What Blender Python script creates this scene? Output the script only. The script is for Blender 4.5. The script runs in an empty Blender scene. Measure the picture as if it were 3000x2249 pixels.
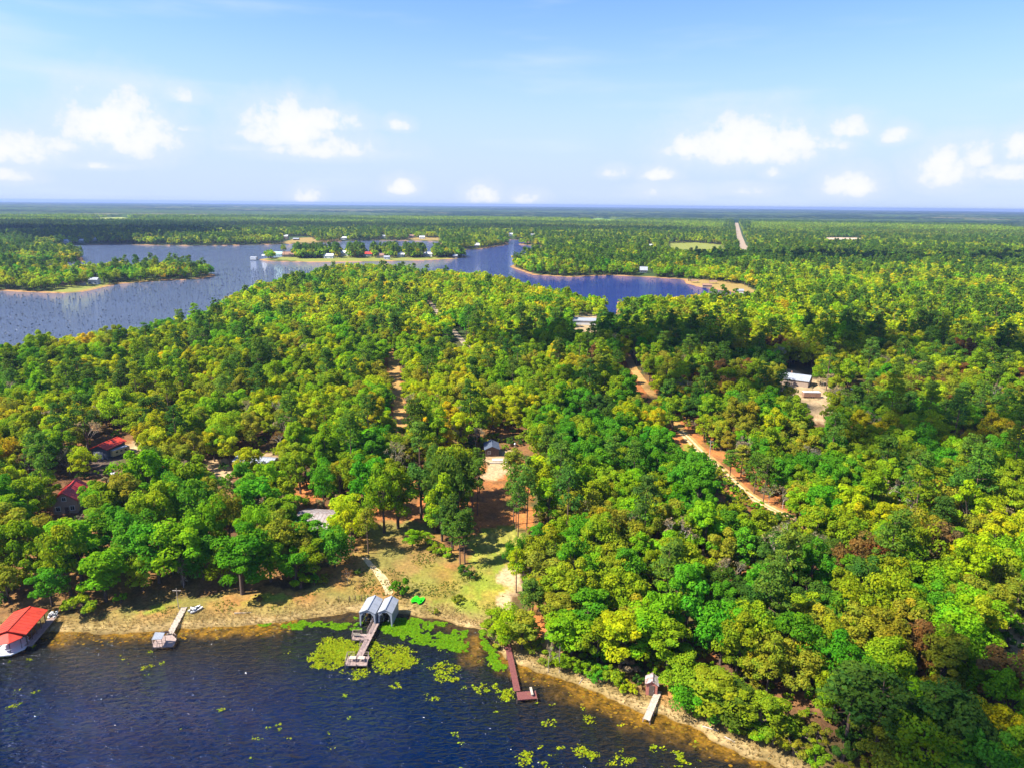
import bpy, bmesh, math, random
import numpy as np
from mathutils import Vector, Matrix
R = math.radians
random.seed(7); rng = np.random.default_rng(7)
scene = bpy.context.scene
C = scene.collection
# ------------------------------------------------------------------ camera (pixel units below: 2212 x 1658)
PW, PH, F = 2212.0, 1658.0, 1495.0
CAMH = 85.0
pitch, roll = R(14.50), R(0.57)
fwd = np.array([0, math.cos(pitch), -math.sin(pitch)])
r0 = np.array([1.0, 0, 0]); u0 = np.array([0, math.sin(pitch), math.cos(pitch)])
rt = r0*math.cos(roll) + u0*math.sin(roll)
up = u0*math.cos(roll) - r0*math.sin(roll)
cam_d = bpy.data.cameras.new('camera'); cam = bpy.data.objects.new('camera', cam_d); C.objects.link(cam)
cam.matrix_world = Matrix(((rt[0], up[0], -fwd[0], 0), (rt[1], up[1], -fwd[1], 0), (rt[2], up[2], -fwd[2], CAMH), (0, 0, 0, 1)))
cam_d.sensor_width = 36; cam_d.lens = F/PW*36; cam_d.clip_start = 1; cam_d.clip_end = 80000
scene.camera = cam
# ------------------------------------------------------------------ sun, sky, exposure
SUN_EL = R(50); SUN_AZ = math.atan2(-0.97, -0.24)          # from +Y, clockwise
sx, sy, sz = math.sin(SUN_AZ)*math.cos(SUN_EL), math.cos(SUN_AZ)*math.cos(SUN_EL), math.sin(SUN_EL)
sd = bpy.data.lights.new('sun', 'SUN'); sd.energy = 5.0; sd.angle = R(0.5); sd.color = (1.0, 0.95, 0.85)
so = bpy.data.objects.new('sun', sd); C.objects.link(so)
so.rotation_euler = Vector((sx, sy, sz)).to_track_quat('Z', 'Y').to_euler(); so.location = (0, 0, 300)
scene.view_settings.view_transform = 'Standard'; scene.view_settings.look = 'None'
scene.view_settings.exposure = 1.40; scene.view_settings.gamma = 1
scene.cycles.max_bounces = 6; scene.cycles.transparent_max_bounces = 8; scene.cycles.volume_bounces = 0
SKY = 0.075
def nd(t, ty, **k):
    n = t.nodes.new(ty)
    for a, b in k.items(): setattr(n, a, b)
    return n
def lk(t, a, b): t.links.new(a, b)
def pdir(px, py):
    v = fwd + rt*(px-PW/2)/F - up*(py-PH/2)/F
    return v/np.linalg.norm(v)
world = bpy.data.worlds.new('World'); scene.world = world; world.use_nodes = True
t = world.node_tree; t.nodes.clear()
wo = nd(t, 'ShaderNodeOutputWorld'); bg = nd(t, 'ShaderNodeBackground'); bg.inputs[1].default_value = SKY*.90
sk = nd(t, 'ShaderNodeTexSky', sky_type='NISHITA'); sk.sun_disc = False; sk.sun_elevation = SUN_EL; sk.sun_rotation = SUN_AZ
sk.air_density = 1.0; sk.dust_density = 0.6; sk.ozone_density = 2.0; sk.altitude = 0
tc = nd(t, 'ShaderNodeTexCoord')
def m(op, a, b=None, c=None, clamp=False):
    n = nd(t, 'ShaderNodeMath', operation=op, use_clamp=clamp)
    for i, v in enumerate((a, b, c)):
        if v is None: continue
        if isinstance(v, (int, float)): n.inputs[i].default_value = v
        else: lk(t, v, n.inputs[i])
    return n.outputs[0]
sep = nd(t, 'ShaderNodeSeparateXYZ'); lk(t, tc.outputs['Generated'], sep.inputs[0])
az = m('ARCTAN2', sep.outputs[0], sep.outputs[1]); el = m('ARCSINE', sep.outputs[2])
noi = nd(t, 'ShaderNodeTexNoise'); noi.inputs['Scale'].default_value = 34; noi.inputs['Detail'].default_value = 9; noi.inputs['Roughness'].default_value = 0.63
lk(t, tc.outputs['Generated'], noi.inputs['Vector'])
n0 = m('SUBTRACT', noi.outputs[0], 0.5)
# clouds: (px, py of the base centre, half width, height, strength)
CL = [(262, 292, 130, 112, 1), (205, 255, 60, 34, .9), (385, 212, 52, 26, .7), (10, 330, 120, 56, .95), (225, 360, 60, 14, .6), (20, 382, 50, 26, .7), (400, 280, 34, 12, .6), (620, 288, 130, 84, 1), (700, 268, 110, 40, .9), (690, 325, 170, 44, .75), (530, 322, 50, 14, .6), (860, 275, 36, 24, .75), (868, 408, 48, 32, .9), (662, 430, 38, 32, .85), (1042, 428, 52, 38, .95), (1135, 432, 50, 26, .75), (1610, 325, 190, 92, 1.05), (1500, 322, 90, 50, .9), (1720, 312, 70, 52, .9), (1835, 285, 60, 38, .8), (1790, 315, 60, 30, .7), (1938, 298, 42, 30, .8), (2035, 378, 72, 70, 1), (2105, 345, 50, 44, .75), (2170, 378, 60, 34, .85), (2200, 330, 40, 48, .8), (1835, 408, 72, 52, 1), (1665, 374, 26, 26, .7), (1425, 380, 52, 26, .8), (1330, 376, 36, 20, .6), (1440, 420, 70, 22, .5), (1610, 415, 60, 18, .5), (130, 318, 80, 30, .6)]
acc = None
for (px, py, hw, hh, s) in CL:
    d = pdir(px, py); a0, e0 = math.atan2(d[0], d[1]), math.asin(d[2])
    dx = m('DIVIDE', m('SUBTRACT', az, a0), hw/F*.80)
    dyr = m('SUBTRACT', el, e0)
    dyu = m('DIVIDE', dyr, hh*.80/F); dyd = m('DIVIDE', dyr, -hh*0.38/F)
    dy = m('MAXIMUM', dyu, dyd)
    q = m('ADD', m('MULTIPLY', dx, dx), m('MULTIPLY', dy, dy))
    v = m('SUBTRACT', s, m('MULTIPLY', q, 0.78*s))
    acc = v if acc is None else m('MAXIMUM', acc, v)
cv = m('ADD', acc, m('MULTIPLY', n0, 2.3))
cm = nd(t, 'ShaderNodeMapRange', interpolation_type='SMOOTHSTEP'); lk(t, cv, cm.inputs[0]); cm.inputs[1].default_value = 0.10; cm.inputs[2].default_value = 0.85; cm.inputs[4].default_value = 0.92
# thin high cirrus
cn = nd(t, 'ShaderNodeTexNoise'); cn.inputs['Scale'].default_value = 3.2; cn.inputs['Detail'].default_value = 5
mp = nd(t, 'ShaderNodeMapping'); mp.inputs['Scale'].default_value = (1.0, 1.0, 7.0); mp.inputs['Location'].default_value = (3.3, 1.2, 0.4); lk(t, tc.outputs['Generated'], mp.inputs[0]); lk(t, mp.outputs[0], cn.inputs['Vector'])
cr = nd(t, 'ShaderNodeMapRange', interpolation_type='SMOOTHSTEP'); lk(t, cn.outputs[0], cr.inputs[0]); cr.inputs[1].default_value = 0.5; cr.inputs[2].default_value = 0.8; cr.inputs[4].default_value = 0.45
ce = nd(t, 'ShaderNodeMapRange', interpolation_type='SMOOTHSTEP'); lk(t, el, ce.inputs[0]); ce.inputs[1].default_value = .26; ce.inputs[2].default_value = .5; ce.inputs[3].default_value = 1; ce.inputs[4].default_value = .08
# horizon-ward whitening of the air
hz = nd(t, 'ShaderNodeMapRange', interpolation_type='SMOOTHERSTEP'); lk(t, el, hz.inputs[0]); hz.inputs[1].default_value = -0.02; hz.inputs[2].default_value = 0.30; hz.inputs[3].default_value = 0.95; hz.inputs[4].default_value = 0.0
mxh = nd(t, 'ShaderNodeMix', data_type='RGBA'); lk(t, hz.outputs[0], mxh.inputs[0]); tnt = nd(t, 'ShaderNodeVectorMath', operation='MULTIPLY'); lk(t, sk.outputs[0], tnt.inputs[0]); tnt.inputs[1].default_value = (.80, 1.01, 1.46); lk(t, tnt.outputs[0], mxh.inputs[6]); mxh.inputs[7].default_value = (3.65, 4.4, 5.65, 1)
mx1 = nd(t, 'ShaderNodeMix', data_type='RGBA'); lk(t, m('MULTIPLY', cr.outputs[0], ce.outputs[0]), mx1.inputs[0]); lk(t, mxh.outputs[2], mx1.inputs[6]); mx1.inputs[7].default_value = (4.6, 5.2, 6.0, 1)
vl = nd(t, 'ShaderNodeMapRange', interpolation_type='SMOOTHSTEP'); lk(t, cv, vl.inputs[0]); vl.inputs[1].default_value = -1.1; vl.inputs[2].default_value = .7; vl.inputs[4].default_value = .38
mx2 = nd(t, 'ShaderNodeMix', data_type='RGBA'); lk(t, m('MAXIMUM', cm.outputs[0], vl.outputs[0]), mx2.inputs[0]); lk(t, mx1.outputs[2], mx2.inputs[6]); cs = nd(t, 'ShaderNodeMapRange'); lk(t, m('SUBTRACT', cv, m('MULTIPLY', n0, 1.1)), cs.inputs[0]); cs.inputs[1].default_value = .2; cs.inputs[2].default_value = 1.2
cc_ = nd(t, 'ShaderNodeMix', data_type='RGBA'); lk(t, cs.outputs[0], cc_.inputs[0]); cc_.inputs[6].default_value = (4.7, 5.05, 5.6, 1); cc_.inputs[7].default_value = (6.1, 6.0, 5.85, 1); lk(t, cc_.outputs[2], mx2.inputs[7])
lk(t, mx2.outputs[2], bg.inputs[0]); lk(t, bg.outputs[0], wo.inputs[0])
# ------------------------------------------------------------------ pixel <-> ground
def gp(px, py, z=0.0):
    d = fwd + rt*(px-PW/2)/F - up*(py-PH/2)/F
    k = (z-CAMH)/d[2]
    return np.array([d[0]*k, d[1]*k])
def proj(x, y, z):
    q = np.stack([x, y, np.asarray(z)-CAMH+0*np.asarray(x)], -1)
    dp = q@fwd; dp = np.where(dp < 1, 1, dp)
    return PW/2 + F*(q@rt)/dp, PH/2 - F*(q@up)/dp, dp
def pip(x, y, poly):
    x = np.asarray(x, float); y = np.asarray(y, float); ins = np.zeros(x.shape, bool); P = np.asarray(poly, float)
    bb = (x >= P[:,0].min()) & (x <= P[:,0].max()) & (y >= P[:,1].min()) & (y <= P[:,1].max())
    xs, ys = x[bb], y[bb]; r = np.zeros(xs.shape, bool)
    for (x1, y1), (x2, y2) in zip(P, np.roll(P, -1, 0)):
        if y1 == y2: continue
        c = ((y1 > ys) != (y2 > ys)) & (xs < (x2-x1)*(ys-y1)/(y2-y1)+x1)
        r ^= c
    ins[bb] = r
    return ins
tab = rng.random((256, 256))
def vn(x, y, s, o=0):
    x = np.asarray(x, float)/s + o*17.3; y = np.asarray(y, float)/s + o*7.1
    xi = np.floor(x).astype(int); yi = np.floor(y).astype(int); fx = x-xi; fy = y-yi
    fx = fx*fx*(3-2*fx); fy = fy*fy*(3-2*fy)
    g = lambda a, b: tab[a & 255, b & 255]
    return (g(xi, yi)*(1-fx)+g(xi+1, yi)*fx)*(1-fy) + (g(xi, yi+1)*(1-fx)+g(xi+1, yi+1)*fx)*fy
def fbm(x, y, s, o=0, n=4):
    a = 0; w = 0.5; tot = 0
    for i in range(n): a = a + w*vn(x, y, s/2**i, o+i); tot += w; w *= 0.5
    return a/tot
def W(poly, z=0.0): return [tuple(gp(a, b, z)) for a, b in poly]
def ss(a, b, v):
    q = np.clip((v-a)/(b-a), 0, 1); return q*q*(3-2*q)
# ------------------------------------------------------------------ outlines (traced, then laid on the ground plane)
SHORE = [(-700,1372),(-200,1385),(0,1378),(60,1374),(107,1366),(200,1368),(300,1364),(365,1360),(400,1355),(470,1352),(516,1350),(600,1344),(650,1334),(756,1326),(863,1323),(903,1331),(943,1336),(970,1343),(1010,1355),(1044,1363),(1060,1382),(1072,1403),(1088,1416),(1112,1427),(1144,1440),(1184,1456),(1224,1469),(1253,1482),(1299,1503),(1352,1524),(1392,1538),(1432,1546),(1486,1567),(1539,1594),(1592,1615),(1622,1628),(1700,1665),(1850,1740),(2200,1900)]
FW = W(SHORE) + [(180, -60), (-400, -60)]
SIL = [(-700,870),(-100,770),(0,752),(17,750),(60,738),(117,724),(187,725),(233,716),(283,710),(347,698),(400,686),(440,670),(513,633),(547,613),(583,611),(636,593),(676,586),(716,576),(766,572),(832,574),(893,578),(903,586),(949,586),(1016,591),(1065,596),(1125,608),(1165,620),(1219,631),(1249,636),(1299,640),(1314,643),(1317,680),(1326,680),(1329,645),(1399,639),(1475,643),(1525,633),(1565,636),(1600,634),(1640,625)]
NEAR_EDGE = [(-700,905),(-100,790),(0,768),(60,755),(117,742),(187,738),(233,730),(283,722),(347,709),(400,697),(440,680),(513,645),(549,625),(583,622),(636,604),(676,596),(716,586),(766,582),(832,584),(893,588),(903,596),(949,596),(1016,600),(1065,604),(1125,616),(1165,628),(1219,640),(1249,645),(1299,650),(1312,686),(1330,686),(1334,652),(1399,648),(1475,652),(1525,643),(1565,642),(1596,636)]
FAR_EDGE = [(1582,631),(1515,621),(1482,613),(1476,604),(1399,599),(1315,595),(1232,599),(1149,594),(1099,576),(1112,571),(1140,560),(1166,553),(1175,545),(1169,532),(1116,528),(1136,524.6),(1133,518),(1089,518),(1101,528),(1083,531),(1033,539),(983,541),(955,538),(949,522),(876,520),(809,520),(743,521),(696,525),(616,528),(516,530),(420,531),(330,530),(250,528),(165,530),(0,534),(-700,540)]
WW = W(NEAR_EDGE + FAR_EDGE)
P2 = W([(-700,538),(-700,590),(0,574),(120,569),(183,565),(178,557),(150,547),(100,539),(0,536)])
P1 = W([(-720,665),(0,628),(50,631),(100,633),(130,634),(180,631),(220,622),(260,613),(350,607),(430,603),(467,597),(462,593),(440,590),(400,587),(340,583),(290,590),(240,590),(190,594),(100,591),(0,591),(-720,600)])
ISL = W([(557,561),(583,565),(683,567),(816,565),(916,563),(976,560),(1009,556),(1000,552),(960,551),(900,549),(800,550),(700,551),(630,553),(575,558)])
def in_water(x, y):
    w = pip(x, y, FW)
    return w | (pip(x, y, WW) & ~pip(x, y, P1) & ~pip(x, y, P2) & ~pip(x, y, ISL))
SEGS = []
for P in (FW, WW, P1, P2, ISL):
    for a, b in zip(P, P[1:]+P[:1]): SEGS.append((a, b))
def sdist(x, y):
    """+ on land, - in water"""
    x = np.asarray(x, float); y = np.asarray(y, float); d = np.full(x.shape, 1e12)
    for (x1, y1), (x2, y2) in SEGS:
        ex, ey = x2-x1, y2-y1; L = ex*ex+ey*ey
        tt = np.clip(((x-x1)*ex+(y-y1)*ey)/max(L, 1e-9), 0, 1)
        np.minimum(d, (x-x1-tt*ex)**2+(y-y1-tt*ey)**2, out=d)
    d = np.sqrt(d)
    d = np.where(in_water(x, y), -d, d)
    return d + (fbm(x, y, 9, 3)-0.5)*3.0 + (vn(x, y, 1.6, 5)-0.5)*0.9
def hland(d, x, y):
    return np.where(d < 0, np.maximum(d*0.16, -1.8), np.minimum(d, 22)*0.075 + ss(0, 1.0, d)*0.12) + np.where(d > 4, (fbm(x, y, 40, 8)-0.5)*1.0*ss(4, 25, d), 0)
def gz(x, y):
    x = np.atleast_1d(np.asarray(x, float)); y = np.atleast_1d(np.asarray(y, float))
    return hland(sdist(x, y), x, y)
def gpl(px, py):
    """ground point on the land surface under a pixel"""
    z = 1.0
    for _ in range(4):
        p = gp(px, py, z); z = float(gz(p[0], p[1])[0])
    return Vector((p[0], p[1], z))
# ------------------------------------------------------------------ mesh + material helpers
def rawmesh(name, V, Fc, mat=None, attrs=None, smooth=False):
    me = bpy.data.meshes.new(name)
    V = np.asarray(V, np.float32); me.vertices.add(len(V)); me.vertices.foreach_set('co', V.ravel())
    if isinstance(Fc, np.ndarray):
        n, k = Fc.shape; me.loops.add(n*k); me.loops.foreach_set('vertex_index', Fc.astype(np.int32).ravel())
        me.polygons.add(n); me.polygons.foreach_set('loop_start', (np.arange(n)*k).astype(np.int32))
    else:
        lens = [len(f) for f in Fc]; me.loops.add(sum(lens)); me.loops.foreach_set('vertex_index', [i for f in Fc for i in f])
        me.polygons.add(len(Fc)); me.polygons.foreach_set('loop_start', np.cumsum([0]+lens[:-1]).astype(np.int32))
    me.update(calc_edges=True)
    for an, (ty, dom, arr) in (attrs or {}).items():
        a = me.attributes.new(an, ty, dom)
        a.data.foreach_set('color' if ty == 'FLOAT_COLOR' else 'vector' if ty == 'FLOAT_VECTOR' else 'value', np.asarray(arr).ravel())
    if mat:
        for mm in (mat if isinstance(mat, (list, tuple)) else [mat]): me.materials.append(mm)
    me.polygons.foreach_set('use_smooth', [smooth]*len(me.polygons))
    me.validate()
    return me
def tag(o, label=None, cat=None, group=None, kind=None):
    if label: o['label'] = label
    if cat: o['category'] = cat
    if group: o['group'] = group
    if kind: o['kind'] = kind
    return o
def ob(name, me, parent=None, loc=(0, 0, 0), rz=0):
    o = bpy.data.objects.new(name, me); C.objects.link(o); o.location = loc; o.rotation_euler = (0, 0, rz)
    if parent: o.parent = parent
    return o
def thing(name, label, cat, loc=(0, 0, 0), rz=0, group=None):
    o = ob(name, None, None, loc, rz); o.empty_display_size = 1
    return tag(o, label, cat, group)
def mat(name, col, rough=0.85, var=0.0, scale=1.0, metal=0.0, bump=0.0, col2=None, stripes=None, spec=0.3):
    mt = bpy.data.materials.new(name); mt.use_nodes = True; t = mt.node_tree; b = t.nodes['Principled BSDF']
    b.inputs['Roughness'].default_value = rough; b.inputs['Metallic'].default_value = metal; b.inputs['Specular IOR Level'].default_value = spec
    b.inputs['Base Color'].default_value = (*col, 1)
    tc = nd(t, 'ShaderNodeTexCoord'); n = nd(t, 'ShaderNodeTexNoise'); n.inputs['Scale'].default_value = scale; n.inputs['Detail'].default_value = 6; n.inputs['Roughness'].default_value = 0.65
    if stripes:
        mp = nd(t, 'ShaderNodeMapping'); mp.inputs['Scale'].default_value = stripes; lk(t, tc.outputs['Object'], mp.inputs[0]); lk(t, mp.outputs[0], n.inputs['Vector'])
    else: lk(t, tc.outputs['Object'], n.inputs['Vector'])
    if var or col2:
        c2 = col2 or tuple(c*(1-var) for c in col)
        mx = nd(t, 'ShaderNodeMix', data_type='RGBA'); r = nd(t, 'ShaderNodeMapRange'); r.inputs[1].default_value = 0.35; r.inputs[2].default_value = 0.65
        lk(t, n.outputs[0], r.inputs[0]); lk(t, r.outputs[0], mx.inputs[0]); mx.inputs[6].default_value = (*col, 1); mx.inputs[7].default_value = (*c2, 1); lk(t, mx.outputs[2], b.inputs['Base Color'])
    if bump:
        bp = nd(t, 'ShaderNodeBump'); bp.inputs['Strength'].default_value = bump; bp.inputs['Distance'].default_value = 0.1; lk(t, n.outputs[0], bp.inputs['Height']); lk(t, bp.outputs[0], b.inputs['Normal'])
    return mt
class MB:
    def __init__(s): s.v = []; s.f = []
    def add(s, vs, fs):
        b = len(s.v); s.v += [tuple(v) for v in vs]; s.f += [tuple(b+i for i in f) for f in fs]; return s
    def box(s, c, d, rz=0, top=1.0):
        x, y, z = d[0]/2, d[1]/2, d[2]/2; cc, sn = math.cos(rz), math.sin(rz); vs = []
        for zz in (-z, z):
            k = top if zz > 0 else 1
            for a, b in ((-x, -y), (x, -y), (x, y), (-x, y)):
                a, b = a*k, b*k; vs.append((c[0]+a*cc-b*sn, c[1]+a*sn+b*cc, c[2]+zz))
        return s.add(vs, [(0,3,2,1),(4,5,6,7),(0,1,5,4),(1,2,6,5),(2,3,7,6),(3,0,4,7)])
    def bar(s, a, b, r, r2=None, n=6):
        a = Vector(a); b = Vector(b); d = (b-a); r2 = r if r2 is None else r2
        if d.length < 1e-6: return s
        q = d.to_track_quat('Z', 'Y'); vs = []
        for p, rr in ((a, r), (b, r2)):
            for i in range(n):
                an = 2*math.pi*i/n; vs.append(p + q@Vector((math.cos(an)*rr, math.sin(an)*rr, 0)))
        fs = [(i, (i+1) % n, n+(i+1) % n, n+i) for i in range(n)]
        return s.add(vs, fs+[tuple(range(n-1, -1, -1)), tuple(range(n, 2*n))])
    def slab(s, pts, th):
        """thick polygon sheet; pts in order, extruded down"""
        n = len(pts); vs = [tuple(p) for p in pts]+[(p[0], p[1], p[2]-th) for p in pts]
        return s.add(vs, [tuple(range(n)), tuple(range(2*n-1, n-1, -1))]+[(i, n+i, n+(i+1) % n, (i+1) % n) for i in range(n)])
    def build(s, name, mt, parent=None, smooth=False):
        me = rawmesh(name, s.v, s.f, mt, smooth=smooth)
        bm = bmesh.new(); bm.from_mesh(me); bmesh.ops.recalc_face_normals(bm, faces=bm.faces); bm.to_mesh(me); bm.free()
        return ob(name, me, parent)
# ================================================================== GROUND
c1 = lambda a, b: (.3335*a, 884.8+.3335*b)
c2 = lambda a, b: (.2664*a, 1216.6+.2664*b)
c3 = lambda a, b: (516+.2669*a, 1032+.2669*b)
c4 = lambda a, b: (663.6+.2667*a, 1253.4+.2667*b)
c5 = lambda a, b: (1032.2+.2668*a, 921.6+.2668*b)
c6 = lambda a, b: (1032.2+.2667*a, 1327.1+.2667*b)
def polar(r_a, r_b, ratio, a_deg, da):
    rs = [r_a]
    while rs[-1] < r_b: rs.append(rs[-1]*ratio)
    rs = np.array(rs); an = np.radians(np.arange(-a_deg, a_deg+da/2, da))
    X = rs[:, None]*np.sin(an)[None]; Y = rs[:, None]*np.cos(an)[None]
    nr, na = X.shape; i = np.arange(nr-1)[:, None]*na + np.arange(na-1)[None]
    fc = np.stack([i, i+1, i+1+na, i+na], -1).reshape(-1, 4)[:, ::-1]
    return X.ravel(), Y.ravel(), fc
GX, GY, GF = polar(34, 26000, 1.0085, 56, 0.28)
D = sdist(GX, GY); GZ = hland(D, GX, GY); RR = np.hypot(GX, GY)
def lerp(a, b, w): return a*(1-w[:, None]) + np.asarray(b)*w[:, None]
def soft(poly, k=0.0): return pip(GX + (vn(GX, GY, 4, 11)-.5)*5, GY + (vn(GX, GY, 4, 12)-.5)*5, W(poly)).astype(float)
litter = lerp(np.tile([0.20, 0.095, 0.035], (len(GX), 1)), [0.10, 0.052, 0.024], ss(.35, .65, fbm(GX, GY, 9, 21)))
col = lerp(litter, [0.055, 0.07, 0.018], ss(.45, .7, fbm(GX, GY, 22, 22))*0.7)
col = lerp(col, [0.035, 0.06, 0.014], ss(260, 500, RR))
# open ground, by place
ORANGE = [[(930,1010),(1050,985),(1135,1000),(1160,1150),(1110,1165),(1020,1160),(990,1130),(900,1160),(760,1150),(820,1090)], [(1150,1330),(1230,1290),(1260,1420),(1160,1410)], [(1400,1440),(1520,1420),(1530,1520),(1430,1530)], [(-100,1240),(250,1190),(640,1180),(700,1230),(560,1280),(380,1290),(200,1330),(60,1310),(-100,1330)], [(1990-420,1250),(1640,1240),(1700,1300),(1600,1310)], [(620,1050),(680,1040),(700,1090),(630,1100)], [(400,930),(440,925),(430,990),(400,985)], [(1320,760),(1440,870),(1740,1120),(1640,1130),(1300,850)], [(820,780),(850,770),(890,930),(850,925)]]
for P in ORANGE: col = lerp(col, [0.40, 0.14, 0.038] if P is not ORANGE[3] else [.21, .105, .036], soft(P)*(0.25+0.65*ss(.35, .62, fbm(GX, GY, 4, 31))))
PAST = [(640,1290),(740,1225),(800,1150),(870,1130),(930,1150),(985,1215),(1030,1240),(1075,1250),(1100,1320),(1080,1380),(1040,1360),(940,1336),(870,1322),(700,1332),(520,1350),(440,1350),(380,1350),(150,1368),(90,1350),(240,1325),(420,1300),(560,1285)]
past = soft(PAST)
pc = lerp(np.tile([0.215, 0.135, 0.04], (len(GX), 1)), [0.17, 0.145, 0.035], ss(.4, .62, fbm(GX, GY, 7, 41)))
pc = lerp(pc, [0.30, 0.125, 0.035], ss(.5, .72, fbm(GX, GY, 12, 44))*.7)
col = np.where((past > 0)[:, None], pc, col)
GRASS = [[(1470,940),(1520,990),(1580,1045),(1610,1080),(1585,1078),(1500,1005)], [(900,1230),(1000,1240),(1060,1250),(1050,1320),(900,1310)], [(760,1290),(860,1300),(880,1330),(740,1330)], [(1040,1152),(1125,1152),(1140,1190),(1105,1240),(1095,1330),(1075,1345),(1030,1345),(990,1320),(1010,1270),(1020,1240),(1020,1190)], [(480,1335),(660,1330),(640,1300),(560,1300)], [(930,1300),(1080,1300),(1080,1345),(960,1330)], [(350,1330),(380,1305),(300,1320)]]
for i, P in enumerate(GRASS):
    w = soft(P)*(0.5+0.5*ss(.3, .6, fbm(GX, GY, 5, 51+i)))*(.4 if i in (1, 2) else 1)
    gc = lerp(np.tile([0.17, 0.20, 0.02], (len(GX), 1)), [0.25, 0.19, 0.03], ss(.45, .7, fbm(GX, GY, 4, 57)))
    col = col*(1-w[:, None]) + gc*w[:, None]
STR = W([(1005,1150),(1120,1150),(1130,1190),(1060,1225),(1010,1225)])
st = pip(GX, GY, STR)*(0.5+0.5*np.sin((GX*0.97-GY*0.12)*4.6))*ss(.25, .5, fbm(GX, GY, 8, 60)); col = lerp(col, [0.34, 0.29, 0.06], np.clip(st*0.75, 0, 1))
SAND = [[(1075,1270),(1115,1225),(1150,1240),(1120,1290),(1110,1340),(1085,1320)], [(1160,1385),(1215,1345),(1235,1380),(1200,1425),(1165,1420)], [(1690,800),(1790,830),(1800,900),(1770,930),(1720,880),(1690,850)], [(440,1000),(500,1005),(495,1050),(450,1045)], [(250,985),(300,960),(310,985),(262,1000)], [(2120,1350),(2300,1320),(2320,1500),(2180,1450)], [(1240,680),(1300,680),(1290,735),(1250,735)], [(520,1000),(600,990),(600,1020),(530,1020)], [(1045,985),(1110,985),(1110,1035),(1045,1045)], [(1800,930),(1900,990),(1890,1010),(1800,950)]]
for P in SAND: col = lerp(col, [0.40, 0.28, 0.15], soft(P)*(0.55+0.4*ss(.35, .6, fbm(GX, GY, 3.5, 61))))
col = lerp(col, [0.10, 0.07, 0.055], soft([(195,995),(245,985),(262,1000),(250,1040),(195,1030)])*0.8)
LAWN = [[(557,561),(683,567),(916,563),(976,560),(1009,556),(1000,551),(900,553),(700,555),(590,557)], [(1482,613),(1515,621),(1592,634),(1640,636),(1600,615),(1540,607),(1490,604)], [(100,633),(180,631),(260,613),(350,607),(330,603),(220,614),(120,622)], [(1440,523),(1500,524),(1560,530),(1560,541),(1450,541)], [(600,528),(740,522),(720,512),(640,516)], [(880,519),(950,521),(950,514),(880,514)]]
for i, P in enumerate(LAWN): col = lerp(col, [[0.20, 0.21, 0.04], [0.28, 0.19, 0.06]][i in (1, 4, 5)], soft(P)*0.9)
FIELD = [([(178,472),(262,470),(330,478),(230,482),(200,478)], (.24, .26, .06)), ([(1270,475),(1290,472),(1352,478),(1330,482),(1285,482)], (.15, .25, .04)), ([(1505,459.6),(1625,458.8),(1625,461.2),(1520,461.4)], (.42, .3, .18)), ([(960,466),(1060,467),(1060,469.5),(975,469)], (.34, .32, .14)), ([(405,450.5),(560,449.5),(560,452.6),(420,452.6)], (.34, .26, .18)), ([(1780,514),(1850,515),(1880,519),(1790,519)], (.5, .36, .24)), ([(2170,493),(2240,493),(2240,500),(2170,498)], (.35, .26, .16)), ([(1640,496),(1720,497),(1720,502),(1660,501)], (.3, .24, .14)), ([(1000,455),(1130,456),(1100,458.2),(1010,457.4)], (.34,.32,.16)), ([(1880,469),(2010,471),(1960,474),(1890,472)], (.26,.3,.10)), ([(690,461.5),(770,462),(750,464)], (.36,.3,.18)), ([(560,469),(830,470),(830,471.4),(560,470.6)], (.24, .26, .08))]
for P, c in FIELD: col = lerp(col, c, pip(GX, GY, W(P)).astype(float))
# shore: bank litter, sand lip, wet edge
far = ss(350, 700, RR)
band = 1-ss(3.5, 8.5, D+fbm(GX, GY, 5, 70)*2)
col = lerp(col, [0.22, 0.155, 0.055], band*(D > -1)*.8*(1-far))
col = lerp(col, [0.35, 0.245, 0.11], (1-ss(.4, 1.5, np.abs(D-1.2)))*(0.2+0.7*ss(.35, .6, fbm(GX, GY, 4, 71)))*(1-far))
col = lerp(col, [0.36, 0.19, 0.08], (1-ss(2.5, 8, D))*far*(RR < 3000))
col = lerp(col, [0.12, 0.07, 0.02], (1-ss(-.4, .5, D)))
noisy = 0.72+0.56*fbm(GX, GY, 2.2, 80, 3); col = col*np.where(RR < 450, noisy, 1)[:, None]
def groundmat():
    mt = bpy.data.materials.new('ground'); mt.use_nodes = True; t = mt.node_tree; b = t.nodes['Principled BSDF']; b.inputs['Roughness'].default_value = .95; b.inputs['Specular IOR Level'].default_value = .1
    a = nd(t, 'ShaderNodeAttribute', attribute_name='Col'); g = nd(t, 'ShaderNodeTexCoord')
    n = nd(t, 'ShaderNodeTexNoise'); n.inputs['Scale'].default_value = 1.4; n.inputs['Detail'].default_value = 7; n.inputs['Roughness'].default_value = .75; lk(t, g.outputs['Object'], n.inputs['Vector'])
    r = nd(t, 'ShaderNodeMapRange'); lk(t, n.outputs[0], r.inputs[0]); r.inputs[1].default_value = .3; r.inputs[2].default_value = .7; r.inputs[3].default_value = .5; r.inputs[4].default_value = 1.5
    x = nd(t, 'ShaderNodeVectorMath', operation='SCALE'); lk(t, a.outputs['Color'], x.inputs[0]); lk(t, r.outputs[0], x.inputs['Scale']); lk(t, x.outputs[0], b.inputs['Base Color'])
    bp = nd(t, 'ShaderNodeBump'); bp.inputs['Strength'].default_value = .6; bp.inputs['Distance'].default_value = .25; lk(t, n.outputs[0], bp.inputs['Height']); lk(t, bp.outputs[0], b.inputs['Normal'])
    return mt
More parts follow.
